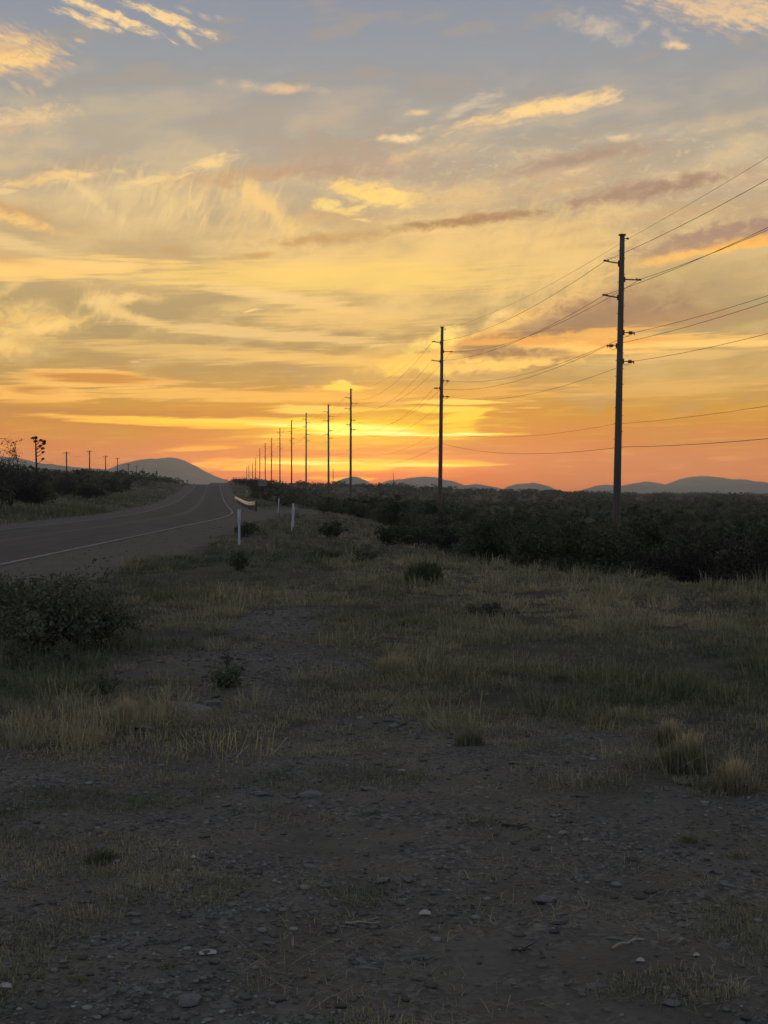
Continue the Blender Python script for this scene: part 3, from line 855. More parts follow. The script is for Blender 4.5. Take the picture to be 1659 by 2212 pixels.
def build_wires(feet):
    ca, sa = math.cos(LINE_ROT), math.sin(LINE_ROT)
    runs = [(0.53, 0.22, 0.9, .011, 'topmost thin wire running between the tops of the tall poles'),
            (-1.36, 2.05, 1.5, .017, 'wire on the upper left arms of the tall poles'), (1.50, 3.45, 1.6, .017, 'wire on the long right arms of the tall poles'),
            (-1.40, 4.75, 1.5, .017, 'wire on the lower long left arms of the tall poles'), (1.12, 7.65, 1.5, .016, 'wire on the upper short right insulators of the tall poles'),
            (-1.02, 8.72, 1.5, .016, 'wire on the short left insulators of the tall poles'), (1.12, 9.92, 1.5, .016, 'wire on the lowest short right insulators of the tall poles'),
            (-.33, 14.9, 1.0, .012, 'thin low cable fixed part way down the tall poles'), (.34, 16.7, 1.0, .018, 'lowest cable strung along the tall poles, just above the brush')]
    span = [TALL[i + 1][1] - TALL[i][1] for i in range(len(TALL) - 1)]
    for dx, dn, sg, rad, label in runs:
        pts = []
        for (root, top, xt, lean) in feet:
            y = root.location.y
            pts.append((xt - math.tan(lean) * dn + dx * ca, y + dx * sa, top - dn))
        ln = sag_line(pts, [sg * (s / 90) ** 2 * .95 for s in span], 16)
        m = MB()
        m.tube(ln, rad, 5)
        o = m.build('power_line', MAT['wire'], None, True)
        tag(o, label, 'power line', 'wires strung along the tall poles')


# ------------------------------------------------------------------ the wooden line on the left
def build_small_poles():
    tops = [((20, 984), 255), ((82, 990), 300), ((144, 975.5), 350), ((193.8, 973), 400), ((228.3, 984), 460), ((254, 988.5), 525), ((277.5, 1001.5), 600), ((295.5, 1006), 670), ((309, 1012), 740)]
    labs = {2: 'leftmost wooden utility pole that stands clear above the left bank', 3: 'tallest wooden utility pole on the left skyline, right of the leftmost one', 4: 'third wooden utility pole from the left on the skyline',
            5: 'fourth wooden utility pole from the left, beside the slope of the big hill', 6: 'short utility pole in front of the left flank of the big hill', 7: 'tiny utility pole against the face of the big hill',
            8: 'tiniest utility pole of the left row, lost against the big hill'}
    heads = []
    for i, ((px, py), y) in enumerate(tops):
        x, z = pole_point(px, py, y)
        heads.append((x, y, z))
        if i < 2:
            continue
        zb = H(x, y) - .2
        root = empty('utility_pole', (x, y, zb), math.atan(.1))
        tag(root, labs[i], 'utility pole', 'wooden utility poles on the left bank')
        h = z - zb
        p = MB(); p.tube([(0, 0, 0), (0, 0, h)], [.20, .14], 8)
        p.build('pole', MAT['old_wood'], root, True)
        c = MB(); c.box((0, -.18, h - .35), (1.5, .10, .12))
        c.build('crossarm', MAT['old_wood'], root)
        for dx in (-.7, .7):
            n = MB(); n.tube([(dx, -.18, h - .29), (dx, -.18, h - .2), (dx, -.18, h - .12)], [.03, .07, .03], 8)
            n.build('insulator', MAT['polymer'], root)
    for dx, dn, lab in ((-.7, .15, 'left wire sagging between the wooden utility poles'), (.7, .15, 'right wire sagging between the wooden utility poles'), (0, 2.1, 'lower cable sagging between the wooden utility poles')):
        m = MB()
        m.tube(sag_line([(x + dx, y - .18, z - dn) for x, y, z in heads], [1.5] * (len(heads) - 1), 10), .014, 4)
        tag(m.build('power_line', MAT['wire'], None, True), lab, 'power line', 'wires of the left row of poles')


# ------------------------------------------------------------------ roadside furniture
def marker_post(px, py_top, py_base, label, lean=0.0, width=.085, y=None, rz=0.0):
    if y is None:
        y = EYE * F / (py_base - HOR)
    x = (px - 829.5) / F * y
    zb = H(x, y)
    h = EYE + (HOR - py_top) / F * y - zb
    root = empty('marker_post', (x, y, zb))
    root.rotation_euler = (0, lean, rz)
    tag(root, label, 'marker post', 'white marker posts along the road')
    n = 7

    def blade(z0, z1, w0, w1, th):
        v = []
        for z, w in ((z0, w0), (z1, w1)):
            for sgn in (1, -1):
                for k in range(n):
                    t = (k / (n - 1) - .5) * (1 if sgn > 0 else -1)
                    v.append((t * w, -.35 * w * (1 - 4 * t * t) * .5 + (th / 2 if sgn > 0 else -th / 2), z))
        f = []
        m = 2 * n
        for k in range(m):
            f.append((k, (k + 1) % m, m + (k + 1) % m, m + k))
        f.append(tuple(range(m))[::-1]); f.append(tuple(range(m, 2 * m)))
        return v, f
    b = MB()
    b.add(*blade(-.1, h * .60, width * .66, width * .70, .012))
    b.add(*blade(h * .60, h * .68, width * .70, width, .012))
    b.add(*blade(h * .68, h, width, width, .012))
    b.build('post', MAT['post'], root)
    r = MB()
    r.box((0, -.21 * width - .012, h * .87), (width * .62, .004, h * .17))
    r.build('reflector', MAT['reflector'], root)
    return root


def build_furniture():
    marker_post(516.5, 1100, 1178.5, 'nearest white marker post standing upright in the green grass by the dirt shoulder', 0.0, .10)
    marker_post(629.5, 1087.5, 1147, 'white marker post leaning to the right, the taller of a close pair', R(4.0), .085)
    marker_post(633.0, 1093, 1138, 'white marker post partly behind the taller leaning one', R(3.0), .085)
    marker_post(600.5, 1076.5, 1106.5, 'smaller white marker post beyond the close pair', R(4.0), .10, y=106)
    marker_post(532.5, 1059, 1073, 'faint grey marker post on the slope above the guardrail', R(5), .10, y=236)
    marker_post(122.5, 1077, 1096, 'left of two white marker posts standing close together across the road', R(1), .09, y=132)
    marker_post(126.5, 1077.5, 1097.5, 'right of two white marker posts standing close together across the road', R(-1), .09, y=129)
    marker_post(197.8, 1077, 1094.5, 'single white marker post across the road, farther along than the pair', 0.0, .085, y=141)

    # guardrail: W-section beam on posts, turning away from the road at the near end
    path = [(552, 112), (548.6, 117), (541, 122.5), (534.7, 128), (527, 139), (520.8, 153), (513, 177), (508, 200)]
    pts = [Vector(((px - 829.5) / F * y, y, 0)) for px, y in path]
    fine = []
    for a, b in zip(pts[:-1], pts[1:]):
        for k in range(6):
            fine.append(a.lerp(b, k / 6))
    fine.append(pts[-1])
    rail_z = [1082.5, 1083.5, 1084.3, 1083.8, 1081.3, 1078.0, 1074.5, 1072.4]
    zt = [EYE + (HOR - r) / F * y for r, (_, y) in zip(rail_z, path)]
    base = []
    for p in fine:
        base.append(float(np.interp(p.y, [q[1] for q in path], zt)))
    root = empty('guardrail', (fine[0].x, fine[0].y, H(fine[0].x, fine[0].y)))
    tag(root, 'shiny curved steel guardrail catching the light beside the dirt lay-by', 'guardrail')
    prof = [(0, .0), (.015, .02), (.085, .055), (.085, .105), (.012, .14), (.012, .175), (.085, .21), (.085, .26), (.015, .295), (0, .315)]
    v, f = [], []
    k = len(prof)
    o0 = root.location
    for i, p in enumerate(fine):
        d = (fine[min(i + 1, len(fine) - 1)] - fine[max(i - 1, 0)]).normalized()
        nrm = Vector((-d.y, d.x, 0))               # towards the road
        for th in (0, 1):
            for q, w in prof:
                pos = p + nrm * (q - .006 * th)
                v.append((pos.x - o0.x, pos.y - o0.y, base[i] - w - o0.z))
    for i in range(len(fine) - 1):
        for th in (0, 1):
            for j in range(k - 1):
                a = i * 2 * k + th * k + j
                q = (a, a + 1, a + 1 + 2 * k, a + 2 * k)
                f.append(q if th else q[::-1])
        for j in (0, k - 1):
            a = i * 2 * k + j
            f.append((a, a + k, a + 3 * k, a + 2 * k))
    b = MB(); b.add(v, f)
    b.build('beam', MAT['zinc'], root, True)
    for i in range(2, len(fine) - 1, 4):
        p = fine[i]
        d = (fine[i + 1] - fine[i - 1]).normalized()
        nrm = Vector((-d.y, d.x, 0))
        c = p - nrm * .10
        zg = H(c.x, c.y)
        m = MB()
        m.box((c.x - o0.x, c.y - o0.y, (zg - .2 + base[i] - .03) / 2 - o0.z), (.15, .15, base[i] - .03 - zg + .2), math.atan2(d.y, d.x))
        m.build('rail_post', MAT['old_wood'], root)

    # the blank back of a road sign on the right-hand slope
    y = 250.0
    x, z = pole_point(567, 1050.0, y)
    zg = H(x, y)
    root = empty('road_sign', (x, y, zg), R(-24))
    tag(root, 'grey back of a road sign standing among bushes beside the crest', 'road sign')
    z1 = z - zg
    p = MB()
    W2, H2, r = .85, 1.15, .1
    out = []
    for cx, cz, a0 in ((W2 - r, H2 - r, 0), (-W2 + r, H2 - r, 90), (-W2 + r, r, 180), (W2 - r, r, 270)):
        for kk in range(5):
            t = R(a0 + kk * 22.5)
            out.append((cx + r * math.cos(t), cz + r * math.sin(t)))
    n = len(out)
    p.add([(a, -.01, z1 + b_) for a, b_ in out] + [(a, .01, z1 + b_) for a, b_ in out],
          [tuple(range(n)), tuple(range(n, 2 * n))[::-1]] + [(i, n + i, n + (i + 1) % n, (i + 1) % n) for i in range(n)])
    p.build('sign_panel', MAT['sign_grey'], root)
    for dx in (-.5, .5):
        s_ = MB(); s_.tube([(dx, -.045, -.2), (dx, -.045, z1 + H2 * .9)], .035, 8)
        s_.build('sign_post', MAT['sign_grey'], root, True)
    for dz in (.3, .85):
        s_ = MB(); s_.box((0, -.03, z1 + dz), (1.5, .03, .06))
        s_.build('brace', MAT['sign_grey'], root)

    # two far masts on the right-hand plain
    for px, py, y, lab in ((719.7, 1013, 900, 'lone thin mast on the skyline just left of the small hill'), (850, 1022, 1000, 'lone thin mast in front of the long low hill left of the second tall pole')):
        x, z = pole_point(px, py, y)
        zb = H(x, y) - .2
        root = empty('mast', (x, y, zb))
        tag(root, lab, 'mast')
        m = MB(); m.tube([(0, 0, 0), (0, 0, z - zb)], [.24, .15], 6)
        m.build('pole', MAT['old_wood'], root)
        m = MB(); m.box((0, -.2, z - zb - .6), (1.6, .12, .14))
        m.build('crossarm', MAT['old_wood'], root)


feet = build_tall_poles()
build_wires(feet)
build_small_poles()
build_furniture()

# ------------------------------------------------------------------ grass
def blades(x, y, z, n_per, hgt, spread, width, tint, lean=0.55, seed=1):
    """bent blades for many tufts: returns verts, quads, tris, tint"""
    g = np.random.default_rng(seed)
    idx = np.repeat(np.arange(len(x)), n_per)
    N = len(idx)
    h = hgt[idx] * g.uniform(.45, 1.15, N)
    a = g.uniform(0, 2 * np.pi, N)
    rr = spread[idx] * np.sqrt(g.uniform(0, 1, N))
    bx, by = x[idx] + rr * np.cos(a), y[idx] + rr * np.sin(a)
    bz = z[idx]
    a2 = a + g.normal(0, .9, N)
    ln = np.abs(g.normal(0, lean, N)) + .08
    dx, dy = np.cos(a2) * ln, np.sin(a2) * ln
    w = width[idx] * g.uniform(.6, 1.3, N)
    t = g.uniform(0, 2 * np.pi, N)
    wx, wy = np.cos(t) * w / 2, np.sin(t) * w / 2
    co = np.empty((N, 5, 3))
    co[:, 0] = np.stack([bx - wx, by - wy, bz - .01], -1)
    co[:, 1] = np.stack([bx + wx, by + wy, bz - .01], -1)
    zf = np.clip(1 - ln * .42, .10, 1)
    mx, my, mz = bx + dx * h * .34, by + dy * h * .34, bz + h * np.minimum(.66, zf * .95)
    co[:, 2] = np.stack([mx + wx * .8, my + wy * .8, mz], -1)
    co[:, 3] = np.stack([mx - wx * .8, my - wy * .8, mz], -1)
    co[:, 4] = np.stack([bx + dx * h * .95, by + dy * h * .95, bz + h * zf * np.where(ln > .7, .82, 1)], -1)
    b0 = np.arange(N)[:, None] * 5
    q = b0 + np.array([[0, 1, 2, 3]])
    tr = b0 + np.array([[3, 2, 4]])
    tn = np.repeat(np.clip(tint[idx] + g.normal(0, .10, N), 0, 1), 5)
    return co.reshape(-1, 3), q, tr, tn


class Heap:
    def __init__(self): self.c, self.q, self.t, self.a, self.n = [], [], [], [], 0

    def put(self, co, q, t, a):
        self.c.append(co); self.a.append(a)
        if q is not None and len(q): self.q.append(q + self.n)
        if t is not None and len(t): self.t.append(t + self.n)
        self.n += len(co)

    def mesh(self, name):
        return np_mesh(name, np.concatenate(self.c), np.concatenate(self.q) if self.q else None, np.concatenate(self.t) if self.t else None, {'tint': np.concatenate(self.a)})


def verge_tint(x, y):
    """0 green .. 1 straw"""
    t = 0.34 + 0.8 * fbm(x / 2.6, y / 4.5, 61, 4)
    t = t - .22 * sstep(-1.5, -4.5, x) * sstep(60, 20, y)              # greener beside the shoulder
    t = t + .12 * sstep(-.5, 2.0, x + .05 * (y - 20)) * sstep(14, 20, y)
    t = t + .11 * sstep(13, 17, y) * sstep(45, 30, y) * sstep(-2.2, -.8, x)
    t = t - .10 * sstep(16, 11, y) * sstep(-.5, 2, x)
    return np.clip(t, 0.02, 1)


def scatter(n, y0, y1, half, near=1.0):
    """points spread over the wedge the photo looks into, plus a margin"""
    n = int(n * 1.55)
    u = rng.uniform(0, 1, n)
    y = y0 * (y1 / y0) ** u if near else y0 + (y1 - y0) * u
    x = rng.uniform(-1, 1, n) * (half * 1.3 * y + 2.8)
    return x, y


def build_grass():
    hp = Heap()
    # short matted filler between the clumps
    for n, y0, y1, per, seed in ((7500, 7.2, 12, 9, 11), (10500, 10, 18, 8, 12), (9000, 16, 34, 7, 13), (7000, 30, 80, 6, 14), (4000, 70, 170, 6, 15)):
        x, y = scatter(n, y0, y1, .33)
        s = x - road_x(y)
        cl = fbm(x / .5, y / .7, 71, 3)
        keep = (s > 5.9) & (s < verge_end(y) + 7.5) & (rng.uniform(0, 1, len(x)) > bare(x, y) * 1.05) & (cl > -.15)
        x, y = x[keep], y[keep]
        h = rng.uniform(.02, .065, len(x)) * (1 + y / 60)
        hp.put(*blades(x, y, height(x, y), per, h, np.full(len(x), .10), np.maximum(.0042, .00042 * y), np.clip(verge_tint(x, y) + .08, 0, 1), 1.3, seed))
    # clumps: many arching blades from one foot
    for n, y0, y1, per, seed in ((1500, 7.0, 13, 95, 16), (2600, 11, 22, 75, 17), (2400, 20, 40, 48, 18), (1900, 36, 90, 30, 19), (900, 80, 170, 18, 20)):
        x, y = scatter(n, y0, y1, .33)
        s = x - road_x(y)
        keep = (s > 6.1) & (s < verge_end(y) + 7.5) & (rng.uniform(0, 1, len(x)) > bare(x, y) ** .7 * 1.05) & (fbm(x / 1.1, y / 1.4, 73, 4) > -.09) & (fbm(x / .42, y / .65, 78, 2) > -.06)
        x, y = x[keep], y[keep]
        s = x - road_x(y)
        tall = sstep(-7, 0, s - verge_end(y)) * sstep(15, 20, y)
        size = rng.lognormal(0, .45, len(x))
        h = np.clip(.085 * size * np.where(rng.uniform(0, 1, len(x)) < .10, 1.9, 1), .04, .28) * (1 + .7 * tall) * (1 + .5 * sstep(-3, -5, x) * sstep(12, 16, y))
        rad = np.clip(.13 * size, .06, .32)
        tn = np.clip(verge_tint(x, y) + rng.normal(0, .13, len(x)) - .16 * tall, 0, 1)
        hp.put(*blades(x, y, height(x, y), per, h * 1.15, rad, np.maximum(.0052, .00042 * y) * 1.1, tn, 1.45 if y0 < 30 else 1.1, seed))
    # thin low mats in the gravel in front
    x, y = scatter(26000, 3.9, 11.5, .33)
    c = fbm(x / .42, y / .55, 81, 4) + .55 * fbm(x / 1.5, y / 1.5, 83, 2)
    k = c > .05 + .085 * sstep(9.0, 4.5, y)
    x, y = x[k], y[k]
    hp.put(*blades(x, y, height(x, y), 12, rng.uniform(.014, .045, len(x)), np.full(len(x), .06), np.full(len(x), .0042), np.clip(.36 + 0.9 * fbm(x / .6, y / .6, 91, 3), .02, .95), 1.6, 21))
    # dead straw lying flat
    x, y = scatter(12000, 3.9, 14, .33)
    k = fbm(x / .7, y / .7, 95, 3) > -.04
    x, y = x[k], y[k]
    hp.put(*blades(x, y, height(x, y) + .004, 2, rng.uniform(.02, .05, len(x)), np.full(len(x), .03), np.full(len(x), .003), np.full(len(x), .55), 5.0, 22))
    # banks across the road and up the rise
    for n, y0, y1, per, seed in ((9000, 40, 110, 8, 31), (12000, 90, 420, 7, 32)):
        x, y = scatter(n, y0, y1, .36)
        s = x - road_x(y)
        k = ((s < -6.0) | ((s > 6) & (y > 150) & (s < 30))) & (fbm(x / 3, y / 5, 99, 3) > -.12)
        x, y = x[k], y[k]
        hp.put(*blades(x, y, height(x, y), per, rng.uniform(.18, .5, len(x)), np.full(len(x), .5), .0008 * y, np.clip(.24 + .8 * fbm(x / 7, y / 14, 97, 3), 0, 1), .5, seed))
    tag(new_obj('grass', hp.mesh('grass'), MAT['grass']), kind='stuff')


# ------------------------------------------------------------------ shrubs
def leaf_cloud(centres, radii, n, lsize, seed, tint0=.5, flat=.8, long=1.8):
    g = np.random.default_rng(seed)
    k = g.integers(0, len(centres), n)
    d = g.normal(0, 1, (n, 3))
    d /= np.linalg.norm(d, axis=1)[:, None]
    rad = g.uniform(.25, 1, n) ** .5
    p = centres[k] + d * (rad * radii[k])[:, None] * np.array([1, 1, flat])
    u = g.normal(0, 1, (n, 3)); u /= np.linalg.norm(u, axis=1)[:, None]
    v = np.cross(u, g.normal(0, 1, (n, 3))); v /= np.linalg.norm(v, axis=1)[:, None] + 1e-9
    s = lsize * g.uniform(.6, 1.4, n)[:, None]
    u, v = u * s * long / 2, v * s / 2
    co = np.stack([p - u, p + v * .9, p + u, p - v * .9], 1).reshape(-1, 3)
    q = np.arange(n)[:, None] * 4 + np.array([[0, 1, 2, 3]])
    ctint = g.normal(0, .16, len(centres))
    tn = np.repeat(np.clip(tint0 + ctint[k] + g.normal(0, .10, n), 0, 1), 4)
    return co, q, None, tn


def shrub(name, h, w, n_stem, n_leaf, lsize, mats, seed, tint=.5, low=.15, twigs=5, crad=.22, open_=.0, stem=.022):
    """stems fan out from the base; leaves sit in uneven clusters along and round their ends"""
    g = random.Random(seed)
    root = empty(name, (0, 0, 0))
    st = MB()
    cs, rs = [], []
    for i in range(n_stem):
        a = 2 * math.pi * (i + g.uniform(-.3, .3)) / n_stem
        out = w / 2 * g.uniform(.25, 1.0)
        top = h * g.uniform(.55, 1.0) * (1 - .35 * (out / (w / 2)) ** 2)
        b = Vector((.06 * math.cos(a), .06 * math.sin(a), -.08))
        m = Vector((out * .45 * math.cos(a), out * .45 * math.sin(a), top * .55))
        e = Vector((out * math.cos(a), out * math.sin(a), top))
        m += Vector((g.uniform(-.1, .1), g.uniform(-.1, .1), 0)) * h
        st.tube([b, b.lerp(m, .5) + Vector((g.uniform(-.05, .05), g.uniform(-.05, .05), 0)) * h, m, m.lerp(e, .6), e], [stem * h * .8, stem * h * .6, stem * h * .45, stem * h * .25, stem * h * .1], 4, False)
        for j in range(twigs):
            t = g.uniform(.35, 1)
            o = (m.lerp(e, (t - .5) * 2) if t > .5 else b.lerp(m, t * 2))
            dr = Vector((g.gauss(0, 1), g.gauss(0, 1), g.uniform(-.2, 1.2))).normalized() * h * g.uniform(.12, .3)
            p1 = o + dr * .5 + Vector((0, 0, .02 * h))
            st.tube([o, p1, o + dr], [stem * h * .22, stem * h * .14, stem * h * .05], 3, False)
            c = o + dr * g.uniform(.5, 1)
            if c.z > low * h and g.random() > open_:
                cs.append(c); rs.append(crad * h * g.uniform(.5, 1.2))
        cs.append(e); rs.append(crad * h * g.uniform(.6, 1.1))
    st.build('stems', mats[1], root)
    if n_leaf:
        hp = Heap()
        hp.put(*leaf_cloud(np.array(cs), np.array(rs), n_leaf, lsize, seed, tint))
        new_obj('foliage', hp.mesh('foliage'), mats[0], root)
    return root


def place(root, x, y, rz=0.0, s=1.0, sink=0.05, sz=None):
    root.location = (x, y, H(x, y) - sink)
    root.rotation_euler = (0, 0, rz)
    root.scale = (s, s, sz or s)
    return root


def plant_rows(kinds, spots, first):
    """kinds: list of (proto, label, category, group); spots: (kind, x, y, scale)"""
    used = set()
    for k, x, y, s in spots:
        proto, label, cat, grp = kinds[k]
        o = proto if k not in used else copy_tree(proto)
        used.add(k)
        place(o, x, y, rng.uniform(0, 6.28), s, .08, s * rng.uniform(.85, 1.15))
        tag(o, label, cat, grp)


def build_brush():
    L, D, P_ = (MAT['leaf'], MAT['twig']), (MAT['dark_leaf'], MAT['twig']), (MAT['pale_leaf'], MAT['twig'])
    G1 = 'shrubs of the thicket right of the road'
    right = [(shrub('shrub', 1.9, 2.6, 10, 2600, .075, L, 101, .45), 'dark green rounded shrub in the thicket right of the grassy verge', 'shrub', G1),
             (shrub('shrub', 1.6, 2.8, 11, 2400, .07, L, 102, .62), 'olive green spreading shrub in the thicket right of the grassy verge', 'shrub', G1),
             (shrub('shrub', 2.2, 2.3, 9, 2200, .08, L, 103, .30), 'very dark upright shrub in the thicket right of the grassy verge', 'shrub', G1),
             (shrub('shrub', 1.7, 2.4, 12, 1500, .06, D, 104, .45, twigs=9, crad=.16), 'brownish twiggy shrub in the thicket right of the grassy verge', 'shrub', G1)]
    spots = []
    tries = 0
    while len(spots) < 280 and tries < 12000:
        tries += 1
        y = 36 * (130 / 36) ** rng.uniform(0, 1)
        x = rng.uniform(-.05, .44) * y
        s = x - float(road_x(np.array([y]))[0])
        e = float(verge_end(np.array([y]))[0])
        if s < e + 3.2 + 2.0 * rng.uniform():
            continue
        if any((x - a) ** 2 + (y - b) ** 2 < (1.25 + .006 * y) ** 2 for _, a, b, _ in spots):
            continue
        grow = .72 + .4 * sstep(e + 3, e + 14, s)
        spots.append((int(rng.choice(4, p=[.35, .3, .15, .2])), x, y, float(grow * rng.uniform(.75, 1.2))))
    plant_rows(right, spots, None)

    # the big dark bare bushes at the right edge
    big = [(7.3, 34.5, 2.2, 'very dark twiggy bush between the nearest pole and the two biggest blackish ones'), (8.9, 33.4, 2.7, 'big blackish bare bush against the right edge of the picture'),
           (10.6, 36.0, 3.1, 'tall blackish bush farthest right, cut by the picture edge')]
    for i, (x, y, h, lab) in enumerate(big):
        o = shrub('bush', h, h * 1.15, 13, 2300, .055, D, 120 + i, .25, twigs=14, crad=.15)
        tag(place(o, x, y, i * 1.3), lab, 'bush')
    o = shrub('bush', .8, 2.2, 12, 1800, .05, P_, 131, .2, crad=.25)
    tag(place(o, 5.6, 31.5), 'low grey green bush in front of the blackish bushes at the right', 'bush')
    o = shrub('bush', 1.0, 2.6, 12, 2200, .06, P_, 133, .25, crad=.25)
    tag(place(o, 1.3, 47.5), 'rounded grey green bush at the verge edge, left of the nearest tall pole', 'bush')
    o = shrub('bush', .7, 1.3, 10, 1000, .05, P_, 134, .1, crad=.25)
    tag(place(o, .15, 44.0), 'small low bush just left of the rounded grey green one', 'bush')
    o = shrub('bush', .65, 1.3, 10, 1000, .05, P_, 135, .1, crad=.25)
    tag(place(o, -1.75, 47.0), 'small dark bush on the grassy slope right of the leaning white posts', 'bush')

    # bushes by the shoulder and round the guardrail and sign
    G3 = 'bushes along the right-hand rise by the guardrail'
    rise = [(shrub('bush', 1.3, 1.9, 10, 900, .10, L, 141, .5), 'dark green bush among others on the rise by the guardrail', 'bush', G3),
            (shrub('bush', 1.7, 2.0, 10, 350, .10, D, 142, .5, twigs=10), 'thin leafless bush on the crest among the far tall poles', 'bush', 'leafless bushes on the crest')]
    sp = []
    for i in range(46):
        y = rng.uniform(112, 330)
        s = rng.uniform(8.5, 19) if y < 220 else rng.uniform(10, 24)
        sp.append((0, float(road_x(np.array([y]))[0]) + s, y, float(rng.uniform(.7, 1.3))))
    for i in range(34):
        y = rng.uniform(330, 520)
        sp.append((1, float(road_x(np.array([y]))[0]) + rng.uniform(9, 40), y, float(rng.uniform(.8, 1.9))))
    plant_rows(rise, sp, None)
    for i, (x, y, h, lab) in enumerate(((-24.5, 262, 3.4, 'tallest leafless bush on the crest, just left of the grey sign'), (-22.4, 256, 2.6, 'dark bush directly behind the grey road sign'))):
        o = shrub('bush', h, h * .9, 10, 500, .12, D, 150 + i, .3, twigs=10, crad=.14)
        tag(place(o, x, y), lab, 'bush')
    o = shrub('bush', .55, .9, 9, 900, .04, L, 155, .35, crad=.3)
    tag(place(o, -4.9, 49.0), 'small dark bush beside the dirt shoulder, behind the nearest white post', 'bush')
    o = shrub('bush', .5, .9, 9, 900, .04, L, 156, .35, crad=.3)
    tag(place(o, -5.2, 53.0), 'small dark bush at the edge of the dirt lay-by', 'bush')

    # left bank
    G2 = 'bushes on the left bank across the road'
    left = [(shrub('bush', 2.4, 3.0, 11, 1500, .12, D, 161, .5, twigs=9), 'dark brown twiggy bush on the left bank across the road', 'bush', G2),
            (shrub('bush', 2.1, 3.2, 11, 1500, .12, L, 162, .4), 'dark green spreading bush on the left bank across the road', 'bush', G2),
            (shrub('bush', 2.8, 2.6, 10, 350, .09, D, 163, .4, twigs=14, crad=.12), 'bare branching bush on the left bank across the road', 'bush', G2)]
    sp = []
    tries = 0
    while len(sp) < 150 and tries < 6000:
        tries += 1
        y = 66 * (300 / 66) ** rng.uniform(0, 1)
        rx = float(road_x(np.array([y]))[0])
        s = -rng.uniform(10.5 + 1.5 * (y > 110) + 2 * (y > 180), 44)
        x = rx + s
        if x < -.37 * y or any((x - a) ** 2 + (y - b) ** 2 < 3.2 for _, a, b, _ in sp):
            continue
        if 105 < y < 150 and s > -15:
            continue
        low = np.interp(x / y, [-.28, -.24, -.2, -.15], [1.1, .95, .8, .7])
        sp.append((int(rng.choice(3, p=[.45, .33, .22])), x, y, float(low * rng.uniform(.7, 1.15))))
    plant_rows(left, sp, None)
    for i, (px, y, h, lab) in enumerate(((24, 92, 4.6, 'tall bare branching bush at the left edge, its twigs against the sky'), (-4, 84, 4.3, 'bare branching bush cut by the left edge of the picture'))):
        o = shrub('bush', h, h * .8, 10, 420, .075, D, 170 + i, .3, twigs=12, crad=.08, open_=.4, stem=.014)
        tag(place(o, (px - 829.5) / F * y, y), lab, 'bush')

    # everything farther off reads as one mass
    protos = []
    for i in range(5):
        g = np.random.default_rng(300 + i)
        cs = np.stack([g.normal(0, .55, 14), g.normal(0, .55, 14), g.uniform(.3, 1.25, 14)], -1)
        protos.append(leaf_cloud(cs, g.uniform(.25, .55, 14), 95, .22, 300 + i, .5, .8, 1.5))
    hp = Heap()
    n = 5200
    y = 95 * (1700 / 95) ** rng.uniform(0, 1, n)
    x = rng.uniform(-.40, .42, n) * y
    s = x - road_x(y)
    keep = ((s > np.where(y < 430, verge_end(y) + 6, 12)) | ((s < -14) & (y > 200)))
    keep &= ~((y > 400) & (np.abs(s) < 12))
    for i in np.nonzero(keep)[0]:
        co, q, t, tn = protos[i % 5]
        k = rng.uniform(.6, 1.45) * (1 + y[i] / 1500) * (1.5 if rng.uniform() < .06 else 1)
        a = rng.uniform(0, 6.28)
        c2 = co.copy()
        c2[:, 0], c2[:, 1] = co[:, 0] * math.cos(a) - co[:, 1] * math.sin(a), co[:, 0] * math.sin(a) + co[:, 1] * math.cos(a)
        c2 = c2 * np.array([k * 1.35, k * 1.35, k])
        c2 += np.array([x[i], y[i], H(x[i], y[i]) - .05])
        hp.put(c2, q, None, np.clip(tn + rng.normal(0, .12), 0, 1))
    tag(new_obj('scrubland', hp.mesh('scrubland'), MAT['leaf']), kind='stuff')

    # the flowering stalk on the left bank
    y = 104.0
    x = (78.5 - 829.5) / F * y
    zb = H(x, y)
    top = EYE + (HOR - 939) / F * y
    root = empty('century_plant', (x, y, zb - .1))
    tag(root, 'lone tall flowering stalk with clumps of seed heads above the left bank', 'century plant')
    h = top - zb
    st = MB()
    st.tube([(0, 0, 0), (.03, 0, h * .5), (-.02, 0, h * .8), (-.05, 0, h)], [.10, .085, .06, .03], 6)
    st.build('stalk', MAT['twig'], root, True)
    u = y / F
    heads = [(-6, 944, 2.6, 1.8), (-1, 943, 4.2, 3.4), (-3, 951, 4.0, 3.2), (11, 949, 5.0, 2.6), (17, 951, 5.0, 3.0), (15, 956, 3.6, 2.8), (10, 961, 3.6, 2.2), (13, 966, 4.0, 2.4), (12, 974, 2.6, 1.8), (15, 989, 2.8, 2.6)]
    for i, (dx, py, rx, rz_) in enumerate(heads):
        z = EYE + (HOR - py) * u - zb
        dy = ((i * 37) % 11 - 5) * .07
        b = MB()
        zs = z - abs(dx) * u * .55 - .1
        b.tube([(0, 0, zs), (dx * u * .5, dy * .5, zs + (z - zs) * .3), (dx * u, dy, z)], [.035, .026, .016], 5, False)
        br = b.build('branch', MAT['twig'], root)
        hp = Heap()
        hp.put(*leaf_cloud(np.array([[dx * u, dy, z], [dx * u + .05, dy, z + .04]]), np.array([rx * u * 1.05, rx * u * .8]), 130, .06, 400 + i, .5, rz_ / rx * .8))
        new_obj('seed_head', hp.mesh('seed_head'), MAT['dark_leaf'], br)
    hp = Heap()
    g = np.random.default_rng(9)
    aa = np.linspace(0, 2 * np.pi, 26)
    rows = []
